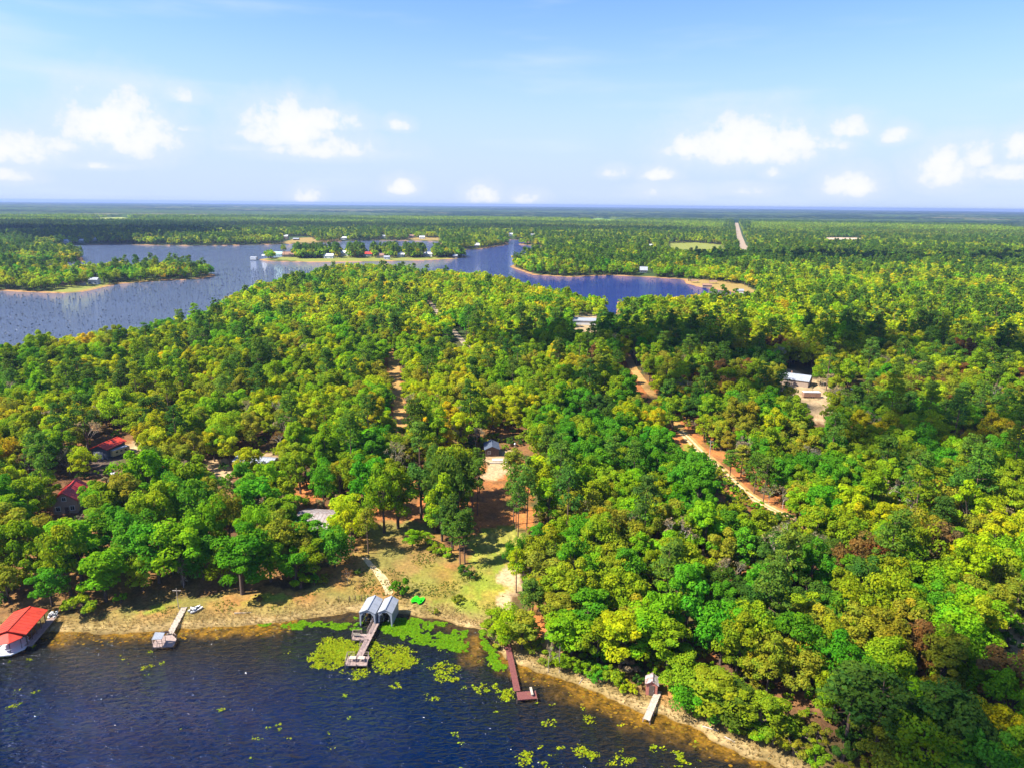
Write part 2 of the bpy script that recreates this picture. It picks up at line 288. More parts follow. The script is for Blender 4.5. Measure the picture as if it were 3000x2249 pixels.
me = rawmesh('ground', np.stack([GX, GY, GZ], -1), GF, groundmat(), {'Col': ('FLOAT_COLOR', 'POINT', np.concatenate([np.clip(col, 0, 1), np.ones((len(GX), 1))], 1))}, smooth=True)
tag(ob('ground', me), kind='structure')
# ================================================================== WATER
keep = GY < 3600
amb = ss(-5.5, 0.5, D + (fbm(GX, GY, 5, 90)-.5)*7)*(RR < 420)
ctr = pip(GX, GY, W([(640,1300),(1075,1300),(1075,1420),(1000,1480),(640,1480)]))
amb = amb*np.where(ctr, .25, 1)
bx, by = gp(1020, 1398); amb = np.maximum(amb, .62*(1-ss(2.2, 6.0, np.hypot((GX-bx)*1.6, (GY-by)*.75)+(vn(GX, GY, 1.2, 92)-.5)*2)))
mid = ss(-26, -5, D + (fbm(GX, GY, 14, 93)-.5)*14)*(RR < 420)
wm = bpy.data.materials.new('lake_water'); wm.use_nodes = True; t = wm.node_tree; b = t.nodes['Principled BSDF']
b.inputs['Roughness'].default_value = .04; b.inputs['IOR'].default_value = 1.33; b.inputs['Specular IOR Level'].default_value = .30
a = nd(t, 'ShaderNodeAttribute', attribute_name='amber'); a2 = nd(t, 'ShaderNodeAttribute', attribute_name='shelf'); g = nd(t, 'ShaderNodeTexCoord')
nn = nd(t, 'ShaderNodeTexNoise'); nn.inputs['Scale'].default_value = .55; nn.inputs['Detail'].default_value = 7; nn.inputs['Roughness'].default_value = .7; lk(t, g.outputs['Object'], nn.inputs['Vector'])
ac = nd(t, 'ShaderNodeMix', data_type='RGBA'); nr = nd(t, 'ShaderNodeMapRange'); lk(t, nn.outputs[0], nr.inputs[0]); nr.inputs[1].default_value = .36; nr.inputs[2].default_value = .64; lk(t, nr.outputs[0], ac.inputs[0]); ac.inputs[6].default_value = (.02, .014, .003, 1); ac.inputs[7].default_value = (.27, .135, .012, 1)
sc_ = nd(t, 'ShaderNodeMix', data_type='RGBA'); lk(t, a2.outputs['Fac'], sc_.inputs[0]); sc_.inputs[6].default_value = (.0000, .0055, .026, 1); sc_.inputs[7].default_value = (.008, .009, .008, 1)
a3 = nd(t, 'ShaderNodeAttribute', attribute_name='far_sheen'); bc = nd(t, 'ShaderNodeMix', data_type='RGBA'); lk(t, a3.outputs['Fac'], bc.inputs[0]); lk(t, sc_.outputs[2], bc.inputs[6]); a4 = nd(t, 'ShaderNodeAttribute', attribute_name='west'); wc = nd(t, 'ShaderNodeMix', data_type='RGBA'); lk(t, a4.outputs['Fac'], wc.inputs[0]); wc.inputs[6].default_value = (.012, .028, .14, 1); wc.inputs[7].default_value = (.075, .098, .155, 1); lk(t, wc.outputs[2], bc.inputs[7])  # far lake paler and bluer: sky reflection put into the base colour
mc = nd(t, 'ShaderNodeMix', data_type='RGBA'); lk(t, a.outputs['Fac'], mc.inputs[0]); lk(t, bc.outputs[2], mc.inputs[6]); lk(t, ac.outputs[2], mc.inputs[7]); lk(t, mc.outputs[2], b.inputs['Base Color'])
mp = nd(t, 'ShaderNodeMapping'); mp.inputs['Rotation'].default_value = (0, 0, R(-14)); mp.inputs['Scale'].default_value = (.55, 1.35, 1); lk(t, g.outputs['Object'], mp.inputs[0])
w1 = nd(t, 'ShaderNodeTexNoise'); w1.inputs['Scale'].default_value = .85; w1.inputs['Detail'].default_value = 2.2; w1.inputs['Roughness'].default_value = .62; w1.inputs['Distortion'].default_value = .4; lk(t, mp.outputs[0], w1.inputs['Vector'])
w2 = nd(t, 'ShaderNodeTexNoise'); w2.inputs['Scale'].default_value = .035; w2.inputs['Detail'].default_value = 3; lk(t, g.outputs['Object'], w2.inputs['Vector'])
ws = nd(t, 'ShaderNodeMapRange'); lk(t, w2.outputs[0], ws.inputs[0]); ws.inputs[1].default_value = .35; ws.inputs[2].default_value = .65; ws.inputs[3].default_value = .7; ws.inputs[4].default_value = 1.0
bp = nd(t, 'ShaderNodeBump'); bp.inputs['Distance'].default_value = 1.5; lk(t, ws.outputs[0], bp.inputs['Strength']); w3 = nd(t, 'ShaderNodeTexNoise'); w3.inputs['Scale'].default_value = 1.5; w3.inputs['Detail'].default_value = 1.5; lk(t, mp.outputs[0], w3.inputs['Vector']); wa = nd(t, 'ShaderNodeMath', operation='MULTIPLY_ADD'); lk(t, w3.outputs[0], wa.inputs[0]); wa.inputs[1].default_value = .16; lk(t, w1.outputs[0], wa.inputs[2]); lk(t, wa.outputs[0], bp.inputs['Height']); lk(t, bp.outputs[0], b.inputs['Normal'])
me = rawmesh('lake_water', np.stack([GX, GY, GX*0], -1), GF, wm, {'amber': ('FLOAT', 'POINT', amb), 'shelf': ('FLOAT', 'POINT', mid), 'west': ('FLOAT', 'POINT', ss(.06, -.22, GX/np.maximum(RR, 1)) if False else 1-ss(-.25, .08, GX/np.maximum(RR, 1))), 'far_sheen': ('FLOAT', 'POINT', (RR > 330).astype(float))}, smooth=True)
bm = bmesh.new(); bm.from_mesh(me); bm.verts.ensure_lookup_table()
dl = [v for v in bm.verts if v.co.y > 3600 or math.hypot(v.co.x, v.co.y) > 3800]
bmesh.ops.delete(bm, geom=dl, context='VERTS'); bm.to_mesh(me); bm.free()
tag(ob('lake_water', me), kind='structure')
# ================================================================== ROADS AND PATHS
def ribbon(name, pts, widths, mt, z=.06, world=False):
    P = [np.array(gp(*p, 1.2)) if not world else np.array(p, float) for p in pts]
    cs = [0]
    for a, b in zip(P, P[1:]): cs.append(cs[-1]+np.hypot(*(b-a)))
    n = max(8, int(cs[-1]/1.5)); n = min(n, 900); s = np.linspace(0, cs[-1], n)
    x = np.interp(s, cs, [p[0] for p in P]); y = np.interp(s, cs, [p[1] for p in P]); w = np.interp(s, cs, widths)
    k = np.ones(7)/7; xe = np.convolve(np.pad(x, 3, 'edge'), k, 'valid'); ye = np.convolve(np.pad(y, 3, 'edge'), k, 'valid')
    tx, ty = np.gradient(xe), np.gradient(ye); L = np.hypot(tx, ty)+1e-9; nx, ny = -ty/L, tx/L
    cols = 5; V = []
    for j in range(cols):
        q = (j/(cols-1)-.5)*w*(1+.16*(vn(s, s*0, 3, j)-.5)); V.append(np.stack([xe+nx*q, ye+ny*q], -1))
    V = np.stack(V, 1).reshape(-1, 2); zz = gz(V[:, 0], V[:, 1])+z
    i = np.arange(n-1)[:, None]*cols+np.arange(cols-1)[None]
    fc = np.stack([i, i+cols, i+cols+1, i+1], -1).reshape(-1, 4)
    me = rawmesh(name, np.stack([V[:, 0], V[:, 1], zz], -1), fc, mt, smooth=True)
    return tag(ob(name, me), kind='structure')
m_sand = mat('sand_track', (.60, .43, .22), .95, .45, .6); m_clay = mat('orange_clay', (.46, .235, .07), .95, .45, .35, col2=(.24, .15, .04)); m_asph = mat('pale_asphalt', (.32, .24, .16), .9, .25, .5); m_verge = mat('grass_verge', (.20, .21, .03), .95, .4, .3)
RD = [(1352,765),(1372,805),(1405,850),(1440,890),(1468,930),(1520,985),(1560,1020),(1610,1068),(1660,1100),(1700,1118),(1760,1150)]
ribbon('dirt_road', RD, [4.2]*11, m_clay, .05)
off = lambda pts, k: [(a+k, b) for a, b in pts]
for k in (-9, 3): ribbon('wheel_track', [(a+k*(.45+.55*(b-760)/350), b) for a, b in RD[4:]], [.9]*7, m_sand, .10)
ribbon('dirt_road', [(846,735),(850,780),(854,830),(862,880),(868,925),(874,980)], [6.5, 6, 5, 5, 5.5, 5], m_clay, .05)
ribbon('paved_road', [(900,620),(925,650),(948,680),(975,712),(998,738),(1030,775)], [3.8]*6, m_asph, .05)
ribbon('highway', [(1614,545),(1603,530),(1597,510),(1592,488),(1590,479)], [24, 17, 15, 17, 18], m_asph, .3)
ribbon('sand_path', [c3(1010,640), c3(1070,720), c3(1130,770), c3(1190,820), c3(1225,880), c3(1215,950)], [.7, 1.0, 1.8, 2.0, 1.9, 1.6], m_sand, .06)
ribbon('sand_path', [c3(985,645), c3(1040,710), c3(1110,775)], [.4, .5, .5], m_sand, .06)
ribbon('sand_track', [(1800,925),(1850,960),(1890,990),(1930,1015),(2010,1030)], [3]*5, m_sand, .06)
# ================================================================== FAR FOREST (one mass past ~4 km)
FX, FY, FF = polar(3900, 25500, 1.006, 50, 0.16)
FR = np.hypot(FX, FY)
FZ = 13 + (rng.random(len(FX))-.5)*5.5 + (vn(FX, FY, 60, 1)-.5)*8 + fbm(FX, FY, 1800, 3)*16*ss(4500, 9000, FR)
FZ = np.where(FR < 4000, -2, FZ)
fld = np.zeros(len(FX), bool)
for P, c in FIELD: fld |= pip(FX, FY, W(P))
FZ = np.where(fld, -3, FZ)
q1 = fbm(FX*.35, FY, 700, 6); q2 = fbm(FX, FY, 90, 7, 3)
fc = lerp(np.tile([.045, .085, .022], (len(FX), 1)), [.013, .035, .014], ss(.42, .56, q1)); fc = lerp(fc, [.10, .13, .03], ss(.55, .72, q2)*.6); fc = lerp(fc, [.16, .15, .07], ss(.68, .74, fbm(FX*.5, FY, 500, 9))*.8)  # dark bands put distant cloud shade into the canopy colour
fm = groundmat(); fm.name = 'far_canopy'
me = rawmesh('far_forest', np.stack([FX, FY, FZ], -1), FF, fm, {'Col': ('FLOAT_COLOR', 'POINT', np.concatenate([fc*.75, np.ones((len(FX), 1))], 1))})
tag(ob('far_forest', me), 'dark blue-green forest reaching to the horizon beyond the lake', 'forest', kind='stuff')
# ================================================================== FOLIAGE
def leafmat(name, inst):
    mt = bpy.data.materials.new(name); mt.use_nodes = True; t = mt.node_tree; t.nodes.clear()
    out = nd(t, 'ShaderNodeOutputMaterial'); d = nd(t, 'ShaderNodeBsdfDiffuse'); tr = nd(t, 'ShaderNodeBsdfTranslucent'); mx = nd(t, 'ShaderNodeMixShader'); mx.inputs[0].default_value = .52
    if inst: c = nd(t, 'ShaderNodeAttribute', attribute_type='INSTANCER', attribute_name='tint').outputs['Color']
    else: c = nd(t, 'ShaderNodeObjectInfo').outputs['Color']
    v = nd(t, 'ShaderNodeAttribute', attribute_name='leafvar')
    s = nd(t, 'ShaderNodeVectorMath', operation='MULTIPLY'); lk(t, c, s.inputs[0]); lk(t, v.outputs['Color'], s.inputs[1])
    lk(t, s.outputs[0], d.inputs[0]); lk(t, s.outputs[0], tr.inputs[0]); lk(t, d.outputs[0], mx.inputs[1]); lk(t, tr.outputs[0], mx.inputs[2]); lk(t, mx.outputs[0], out.inputs[0])
    return mt
LM1, LM2 = leafmat('leaves', False), leafmat('leaves_wood', True)
m_bark = mat('bark', (.13, .09, .065), .95, .5, 4, bump=.3); m_pbark = mat('pine_bark', (.19, .115, .075), .95, .5, 4); m_grey = mat('dead_bark', (.46, .39, .33), .9, .4, 6)
def unit(v): return v/(np.linalg.norm(v, axis=-1, keepdims=True)+1e-9)
def leaves(cent, rad, n, size, g, up=.25, squash=1.0, spread=.75, lo=-.35):
    """n leaf clumps round each lobe: returns quads and a colour factor"""
    L = len(cent); tot = L*n; idx = np.repeat(np.arange(L), n)
    d = unit(g.normal(size=(tot*2, 3))); d = d[d[:, 2] > lo]; 
    while len(d) < tot: d = np.concatenate([d, d])
    d = d[:tot]; r = rad[idx, None]*(.72+.38*g.random((tot, 1)))
    p = cent[idx] + d*r*np.array([1, 1, squash])
    nrm = unit(d + np.array([0, 0, up]) + g.normal(size=(tot, 3))*spread*.6)
    a = unit(np.cross(nrm, g.normal(size=(tot, 3)))); b = np.cross(nrm, a)
    s = size*(.6+.8*g.random((tot, 1)))*.5; k = .55+.45*g.random((tot, 1))
    V = np.stack([p-a*s-b*s*k*.6, p+a*s*.9-b*s*k, p+a*s+b*s*k*.7, p-a*s*.8+b*s*k], 1).reshape(-1, 3)
    fv = (.72+.5*g.random(tot))*(.86+.28*g.random(L)[idx]); hue = g.normal(size=tot)*.08+(g.normal(size=L)*.08)[idx]+.10*(p[:, 2]-p[:, 2].mean())/(np.ptp(p[:, 2])+.1)
    colr = np.stack([fv*(1+hue), fv, fv*(1-hue), np.ones(tot)], -1)
    return V, np.arange(tot*4).reshape(-1, 4), np.repeat(colr, 4, 0)
def tube(parts, n=5):
    V = []; Fq = []
    for a, b, ra, rb in parts:
        a = np.array(a, float); b = np.array(b, float); d = unit(b-a); x = unit(np.cross(d, [0.3, .2, .9] if abs(d[2]) < .9 else [1., 0, 0])); y = np.cross(d, x); o = len(V)
        for p, r in ((a, ra), (b, rb)):
            for i in range(n): an = 2*math.pi*i/n; V.append(p+(x*math.cos(an)+y*math.sin(an))*r)
        Fq += [(o+i, o+(i+1) % n, o+n+(i+1) % n, o+n+i) for i in range(n)]
    return np.array(V), np.array(Fq)
def oak(seed, R_=5.2, H=13.0, L=34, n=74, size=.5, open_=0, mul=1):
    g = np.random.default_rng(seed)
    zc = H*.56; ez = H*.42
    d = unit(g.normal(size=(L*3, 3))); d = d[d[:, 2] > -.72][:L]; L = len(d)
    k = .42+.48*g.random(L); asp = 1+.22*g.normal(size=2); az = math.atan2(1, 1)
    cent = np.stack([d[:, 0]*R_*k*np.clip(asp[0], .8, 1.2), d[:, 1]*R_*k*np.clip(asp[1], .8, 1.2), zc+d[:, 2]*ez*k*1.05], -1)
    cent[:, :2] += g.normal(size=(L, 2))*.35+(cent[:, 2:]-zc)*g.normal(size=2)*.16; rad = R_*(.17+.19*g.random(L))
    V, Q, cl = leaves(cent, rad, n, size, g, squash=.82)
    parts = [((0, 0, -.4), (0, 0, H*.3), .32, .25), ((0, 0, H*.3), (.2, .1, H*.55), .25, .15)]
    for i in range(0, L, 4): parts.append(((0, 0, H*(.26+.2*g.random())), tuple(cent[i]), .13, .04))
    tv, tf = tube(parts); return V, Q, cl, tv, tf
def pine(seed, H=19.0, n=46, size=.4, L=38, R_=3.4):
    g = np.random.default_rng(seed); cz = H*(.48+.5*g.random(L)**.8); w = np.clip((H*1.03-cz)/(H*.42), .2, 1)**.5*(.45+.55*g.random(L)); a = g.random(L)*6.283
    cent = np.stack([np.cos(a)*R_*w, np.sin(a)*R_*w, cz], -1); rad = .75+.55*g.random(L)
    V, Q, cl = leaves(cent, rad, n, size, g, up=.5, squash=.6, spread=1.0, lo=-.5)
    lx = g.normal()*.35; parts = [((0, 0, -.4), (lx*.5, 0, H*.5), .24, .17), ((lx*.5, 0, H*.5), (lx, 0, H*.95), .17, .04)]
    for i in range(0, L, 2): parts.append(((lx*.6, 0, cz[i]-.8), tuple(cent[i]), .05, .02))
    tv, tf = tube(parts); return V, Q, cl, tv, tf
def bare(seed, H=11.0, n=5, size=.3):
    g = np.random.default_rng(seed); parts = []; tips = []
    def rec(p, d, L, r, k):
        q = p+d*L; parts.append((p, q, r, r*.62))
        if k == 0: tips.append(q); return
        for i in range(3 if k > 1 else 4): rec(q, unit(d+g.normal(size=3)*.42+np.array([0, 0, .12])), L*(.62+.2*g.random()), r*.58, k-1)
    rec(np.array([0, 0, -.3]), np.array([0.03, 0, 1.]), H*.34, .17, 4)
    tips = np.array(tips); V, Q, cl = leaves(tips, np.full(len(tips), .55), n, size, g, up=.3)
    tv, tf = tube(parts, 3); return V, Q, cl, tv, tf
def crownmesh(name, T, mt): return rawmesh(name, T[0], T[1], mt, {'leafvar': ('FLOAT_COLOR', 'POINT', T[2])})
def both(name, T, bark):
    V = np.concatenate([T[0], T[3]]); Q = np.concatenate([T[1], T[4]+len(T[0])]); c = np.concatenate([T[2], np.ones((len(T[3]), 4))])
    me = rawmesh(name, V, Q, [LM2, bark], {'leafvar': ('FLOAT_COLOR', 'POINT', c)})
    mi = np.zeros(len(Q), np.int32); mi[len(T[1]):] = 1; me.polygons.foreach_set('material_index', mi); return me
OAKS = [oak(100+i, R_=[4.6, 5.2, 4.1, 5.6, 3.7, 4.9][i % 6], H=[12, 13.5, 14.5, 11.5, 15, 12.5][i % 6], L=24+4*(i % 5), n=165, size=.36) for i in range(12)]
PINES = [pine(200+i, H=18+(i % 3), L=36+(i % 4)*5, R_=3.1+.2*(i % 3)) for i in range(6)]
BARES = [bare(300+i) for i in range(4)]
SHRUBS = [oak(400+i, R_=1.7, H=2.7, L=14, n=80, size=.22) for i in range(4)]
MESH = {}
for kind, TT, bk in (('broadleaf_tree', OAKS, m_bark), ('pine_tree', PINES, m_pbark), ('bare_tree', BARES, m_grey), ('shrub', SHRUBS, m_bark)):
    MESH[kind] = []
    for T in TT:
        tm = rawmesh('trunk', T[3], T[4], bk, smooth=True)
        MESH[kind].append((crownmesh('crown', T, LM1), tm, T[0][:, 2].max(), np.percentile(np.hypot(T[0][:, 0], T[0][:, 1]), 97)))
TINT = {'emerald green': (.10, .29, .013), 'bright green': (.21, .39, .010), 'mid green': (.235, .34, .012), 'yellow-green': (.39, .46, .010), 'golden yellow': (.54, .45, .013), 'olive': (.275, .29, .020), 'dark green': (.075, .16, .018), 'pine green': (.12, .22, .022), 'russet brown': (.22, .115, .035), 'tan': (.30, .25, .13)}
TN = list(TINT)
# ------------------------------------------------------------------ places where no crown may show (pixels of the picture plane of the survey)
OPEN = [
 [(1315,640),(1329,640),(1327,678),(1318,680)],
 [(735,1245),(790,1175),(870,1140),(885,1120),(935,1120),(960,1210),(1010,1245),(1012,1165),(1030,1060),(1012,1012),(1050,985),(1100,1005),(1112,1050),(1128,1150),(1118,1185),(1082,1260),(1090,1330),(1110,1400),(1090,1380),(640,1340),(560,1290)],
 [(1085,1396),(1110,1410),(1250,1463),(1400,1518),(1540,1575),(1700,1640),(1850,1720),(1850,1800),(1500,1700),(1000,1500)],
 [(1388,1450),(1430,1450),(1470,1470),(1475,1540),(1400,1560),(1380,1500)],
 [(1350,772),(1364,776),(1388,812),(1424,855),(1410,866),(1375,838),(1348,797)],
 [(1460,908),(1484,922),(1535,975),(1592,1025),(1640,1068),(1700,1098),(1712,1116),(1660,1112),(1600,1068),(1575,1046),(1515,987),(1466,945)],
 [(844,776),(860,776),(866,830),(880,905),(874,922),(856,902),(846,830)],
 [(924,652),(934,652),(946,682),(938,682)], [(980,706),(992,712),(1010,736),(990,742)],
 [(1240,683),(1285,683),(1285,698),(1268,722),(1252,722),(1244,700)],
 [(1695,802),(1742,802),(1762,835),(1782,855),(1787,900),(1772,925),(1750,900),(1732,870),(1730,845),(1700,828)],
 [(1832,825),(1862,825),(1862,852),(1832,850)],
 [(203,942),(272,942),(300,962),(285,985),(252,1020),(256,1045),(238,1045),(232,1022),(195,1030),(205,990)],
 [(120,1070),(150,1040),(182,1032),(186,1062),(176,1106),(122,1112)],
 [(518,972),(590,972),(594,1010),(522,1016)], [(452,1012),(495,1012),(488,1045),(456,1040)], [(648,1106),(714,1100),(712,1132),(690,1146),(650,1150)],
 [(1045,950),(1130,950),(1120,985),(1110,1045),(1045,1045)], [(2142,1372),(2300,1330),(2300,1430),(2195,1420)], [(655,1040),(672,1040),(672,1060),(655,1060)], [(925,735),(995,735),(995,742),(930,742)],
 [(1482,611),(1515,619),(1592,634),(1640,632),(1600,617),(1540,609),(1490,604)], [(570,560),(640,560),(700,559),(830,558.5),(930,558),(1005,556),(1005,566),(560,566)],
 [(1440,527),(1500,525),(1562,531),(1562,540),(1450,540)], [(606,524),(625,512),(665,512),(690,526)], [(890,514),(950,515),(950,521),(890,520)],
 [(1587,478),(1596,478),(1604,510),(1618,540),(1600,540),(1590,510)], [(196,604),(222,604),(225,618),(200,620)], [(1382,580),(1402,580),(1402,592),(1382,592)], [(110,628),(330,605),(350,608),(200,634),(110,634)]] + [P for P, c in FIELD]
NOBASE = [[(-300,1200),(60,1190),(230,1150),(420,1130),(640,1130),(740,1100),(880,1060),(960,1000),(1060,985),(1130,1000),(1140,1180),(1180,1340),(1260,1430),(1400,1500),(1520,1545),(1700,1640),(1900,1800),(-300,1800)]]
for px_, py_, hw_ in [(603,553,14),(625,555,16),(571,556,6),(711,558,16),(743,552.5,14),(795,553.5,14),(822,557,12),(836,560,9),(866,555,12),(926,554,16),(983,557,7),(618,517,6),(640,519,7),(743,518,6),(830,514,6),(888,514,7),(912,516,6),(1104,511,7),(1150,511,7),(1030,534,8),(1390,589,9),(1468,499,9),(1406,534,9),(145,526,8),(176,524,6),(205,521,5),(175,616,8),(140,616,7)]: OPEN.append([(px_-hw_*.6, py_-6), (px_+hw_*.6, py_-6), (px_+hw_*.6, py_+1.5), (px_-hw_*.6, py_+1.5)])
silx = [p[0] for p in SIL]; sily = [p[1] for p in SIL]
def allowed(x, y, h, rr, zc=.6):
    """crown centre, size -> boolean"""
    z0 = 1.0; n = len(x); ok = np.ones(n, bool)
    bx, by, dp = proj(x, y, np.full(n, z0)); tx, ty, _ = proj(x, y, z0+h); cx, cy, dpc = proj(x, y, z0+h*zc)
    rx = rr*F/dpc; ry = (cy-ty)*.95
    for k in range(9):
        qx = cx + (0 if k == 8 else rx*.78*math.cos(k*math.pi/4)); qy = cy + (0 if k == 8 else ry*.80*math.sin(k*math.pi/4))
        for P in OPEN: ok &= ~pip(qx, qy, P)
    for P in OPEN: ok &= ~pip(bx, by, P)
    for P in NOBASE: ok &= ~pip(bx, by, P)
    S = np.minimum(np.interp(cx-rx*.7, silx, sily), 1e9); S2 = np.interp(cx+rx*.7, silx, sily); S0 = np.interp(cx, silx, sily)
    main = (by > S0) & (cx < 1640) & (np.hypot(x, y) < 1150)
    lim = np.maximum(S0, np.minimum(S, S2))-5
    ok &= ~main | (ty > lim)
    return ok, bx, by, cx, cy, dpc
def scatter(r_a, r_b, sp, amax=43):
    xs = np.arange(-float(r_b), r_b, sp); ys = np.arange(0.0, r_b, sp*.9); X, Y = np.meshgrid(xs, ys); X[::2] += sp/2
    X = X.ravel()+(rng.random(X.size)-.5)*sp*.75; Y = Y.ravel()+(rng.random(Y.size)-.5)*sp*.75
    r = np.hypot(X, Y); a = np.degrees(np.abs(np.arctan2(X, Y))); k = (r > r_a) & (r <= r_b) & (a < amax); return X[k], Y[k]
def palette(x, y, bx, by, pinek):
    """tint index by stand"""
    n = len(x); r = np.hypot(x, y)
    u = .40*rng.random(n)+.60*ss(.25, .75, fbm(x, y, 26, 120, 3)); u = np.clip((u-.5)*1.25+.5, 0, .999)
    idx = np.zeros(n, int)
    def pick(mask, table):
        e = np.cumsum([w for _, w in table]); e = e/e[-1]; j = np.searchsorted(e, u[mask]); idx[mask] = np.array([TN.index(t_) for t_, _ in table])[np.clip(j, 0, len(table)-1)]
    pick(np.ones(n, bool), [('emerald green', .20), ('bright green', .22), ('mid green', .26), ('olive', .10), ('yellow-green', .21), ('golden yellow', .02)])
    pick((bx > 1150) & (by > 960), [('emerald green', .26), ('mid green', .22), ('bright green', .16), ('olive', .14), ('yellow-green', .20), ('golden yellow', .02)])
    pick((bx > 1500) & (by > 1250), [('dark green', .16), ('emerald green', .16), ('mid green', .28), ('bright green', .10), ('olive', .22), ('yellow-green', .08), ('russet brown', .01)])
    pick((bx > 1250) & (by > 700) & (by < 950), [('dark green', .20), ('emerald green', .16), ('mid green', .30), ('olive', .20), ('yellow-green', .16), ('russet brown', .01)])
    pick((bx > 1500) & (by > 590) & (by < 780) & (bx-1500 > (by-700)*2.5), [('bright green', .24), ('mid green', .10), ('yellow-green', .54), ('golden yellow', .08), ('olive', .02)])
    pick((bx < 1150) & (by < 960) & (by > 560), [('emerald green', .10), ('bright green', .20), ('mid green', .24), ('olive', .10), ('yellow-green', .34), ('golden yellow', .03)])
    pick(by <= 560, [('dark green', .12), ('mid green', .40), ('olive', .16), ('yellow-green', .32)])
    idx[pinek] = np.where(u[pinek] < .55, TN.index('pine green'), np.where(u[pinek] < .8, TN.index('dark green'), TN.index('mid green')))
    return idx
def tintrgb(idx): 
    c = np.array([TINT[TN[i]] for i in idx]); c = c*(.86+.30*rng.random((len(idx), 1)))*(1+rng.normal(size=(len(idx), 3))*[.08, .05, .10]); return np.clip(c, 0.004, .6)
recs = []        # x, y, kind, variant, scale, sz, rot, tint idx
def rec_add(X, Y, dense=1.0, smin=.72, smax=1.22):
    k = ~in_water(X, Y); X, Y = X[k], Y[k]; d = sdist(X, Y); r = np.hypot(X, Y)
    k = d > np.where(r < 500, 6.0, 3.0); X, Y, r = X[k], Y[k], r[k]; n = len(X)
    bx, by, _ = proj(X, Y, np.ones(n)); pf = .06+.17*ss(600, 1400, r)+.10*((bx > 1500) & (by > 1250))+.12*((bx > 1300) & (by > 650) & (by < 760))
    pf = pf*(.3+1.6*ss(.4, .6, fbm(X, Y, 60, 130))); pin = rng.random(n) < pf
    sc = smin+(smax-smin)*rng.random(n)**1.2; shade = np.where(pin, .95+.2*rng.random(n), sc)
    h = np.where(pin, 17.5*shade*.92, 12.4*sc); rr = np.where(pin, 3.0*shade, 5.0*sc)
    ok, bx, by, cx, cy, dp = allowed(X, Y, h, rr)
    kinds = np.where(pin, 1, 0); bar = (~pin) & (r < 420) & (rng.random(n) < .055); kinds = np.where(bar, 2, kinds)
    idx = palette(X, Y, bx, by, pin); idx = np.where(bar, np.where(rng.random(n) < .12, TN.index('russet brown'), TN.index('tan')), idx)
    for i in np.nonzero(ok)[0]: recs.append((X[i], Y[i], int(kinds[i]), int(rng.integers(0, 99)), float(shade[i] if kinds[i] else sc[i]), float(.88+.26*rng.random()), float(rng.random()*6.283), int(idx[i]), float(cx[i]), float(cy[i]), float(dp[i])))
x, y = scatter(80, 420, 6.4); rec_add(x, y)
x, y = scatter(420, 1450, 7.3, 40); rec_add(x, y)
x, y = scatter(1450, 2150, 9.0, 40); rec_add(x, y, smin=.85, smax=1.35)
HW = [np.array(gp(*q)) for q in [(1618,545),(1605,530),(1598,510),(1592,488),(1590,477)]]
def hwd(x, y):
    d = np.full(len(x), 1e9)
    for a, b in zip(HW, HW[1:]):
        e = b-a; tt = np.clip(((x-a[0])*e[0]+(y-a[1])*e[1])/(e@e), 0, 1); d = np.minimum(d, np.hypot(x-a[0]-tt*e[0], y-a[1]-tt*e[1]))
    return d
recs = [r for r, h_ in zip(recs, hwd(np.array([r[0] for r in recs]), np.array([r[1] for r in recs]))) if h_ > 14]
x, y = scatter(1050, 1500, 5.6, 40); k = pip(x, y, ISL); ISLN = len(recs); rec_add(x[k], y[k], smin=.8, smax=1.25)
recs[ISLN:] = [r[:7]+(r[7] if r[2] else [1, 2, 4, 1, 2][i % 5],)+r[8:] for i, r in enumerate(recs[ISLN:])]
x, y = scatter(2150, 4100, 9.5, 40); hd = hwd(x, y); k = (hd > 14) & (hd < 55); rec_add(x[k], y[k])
print('trees', len(recs))
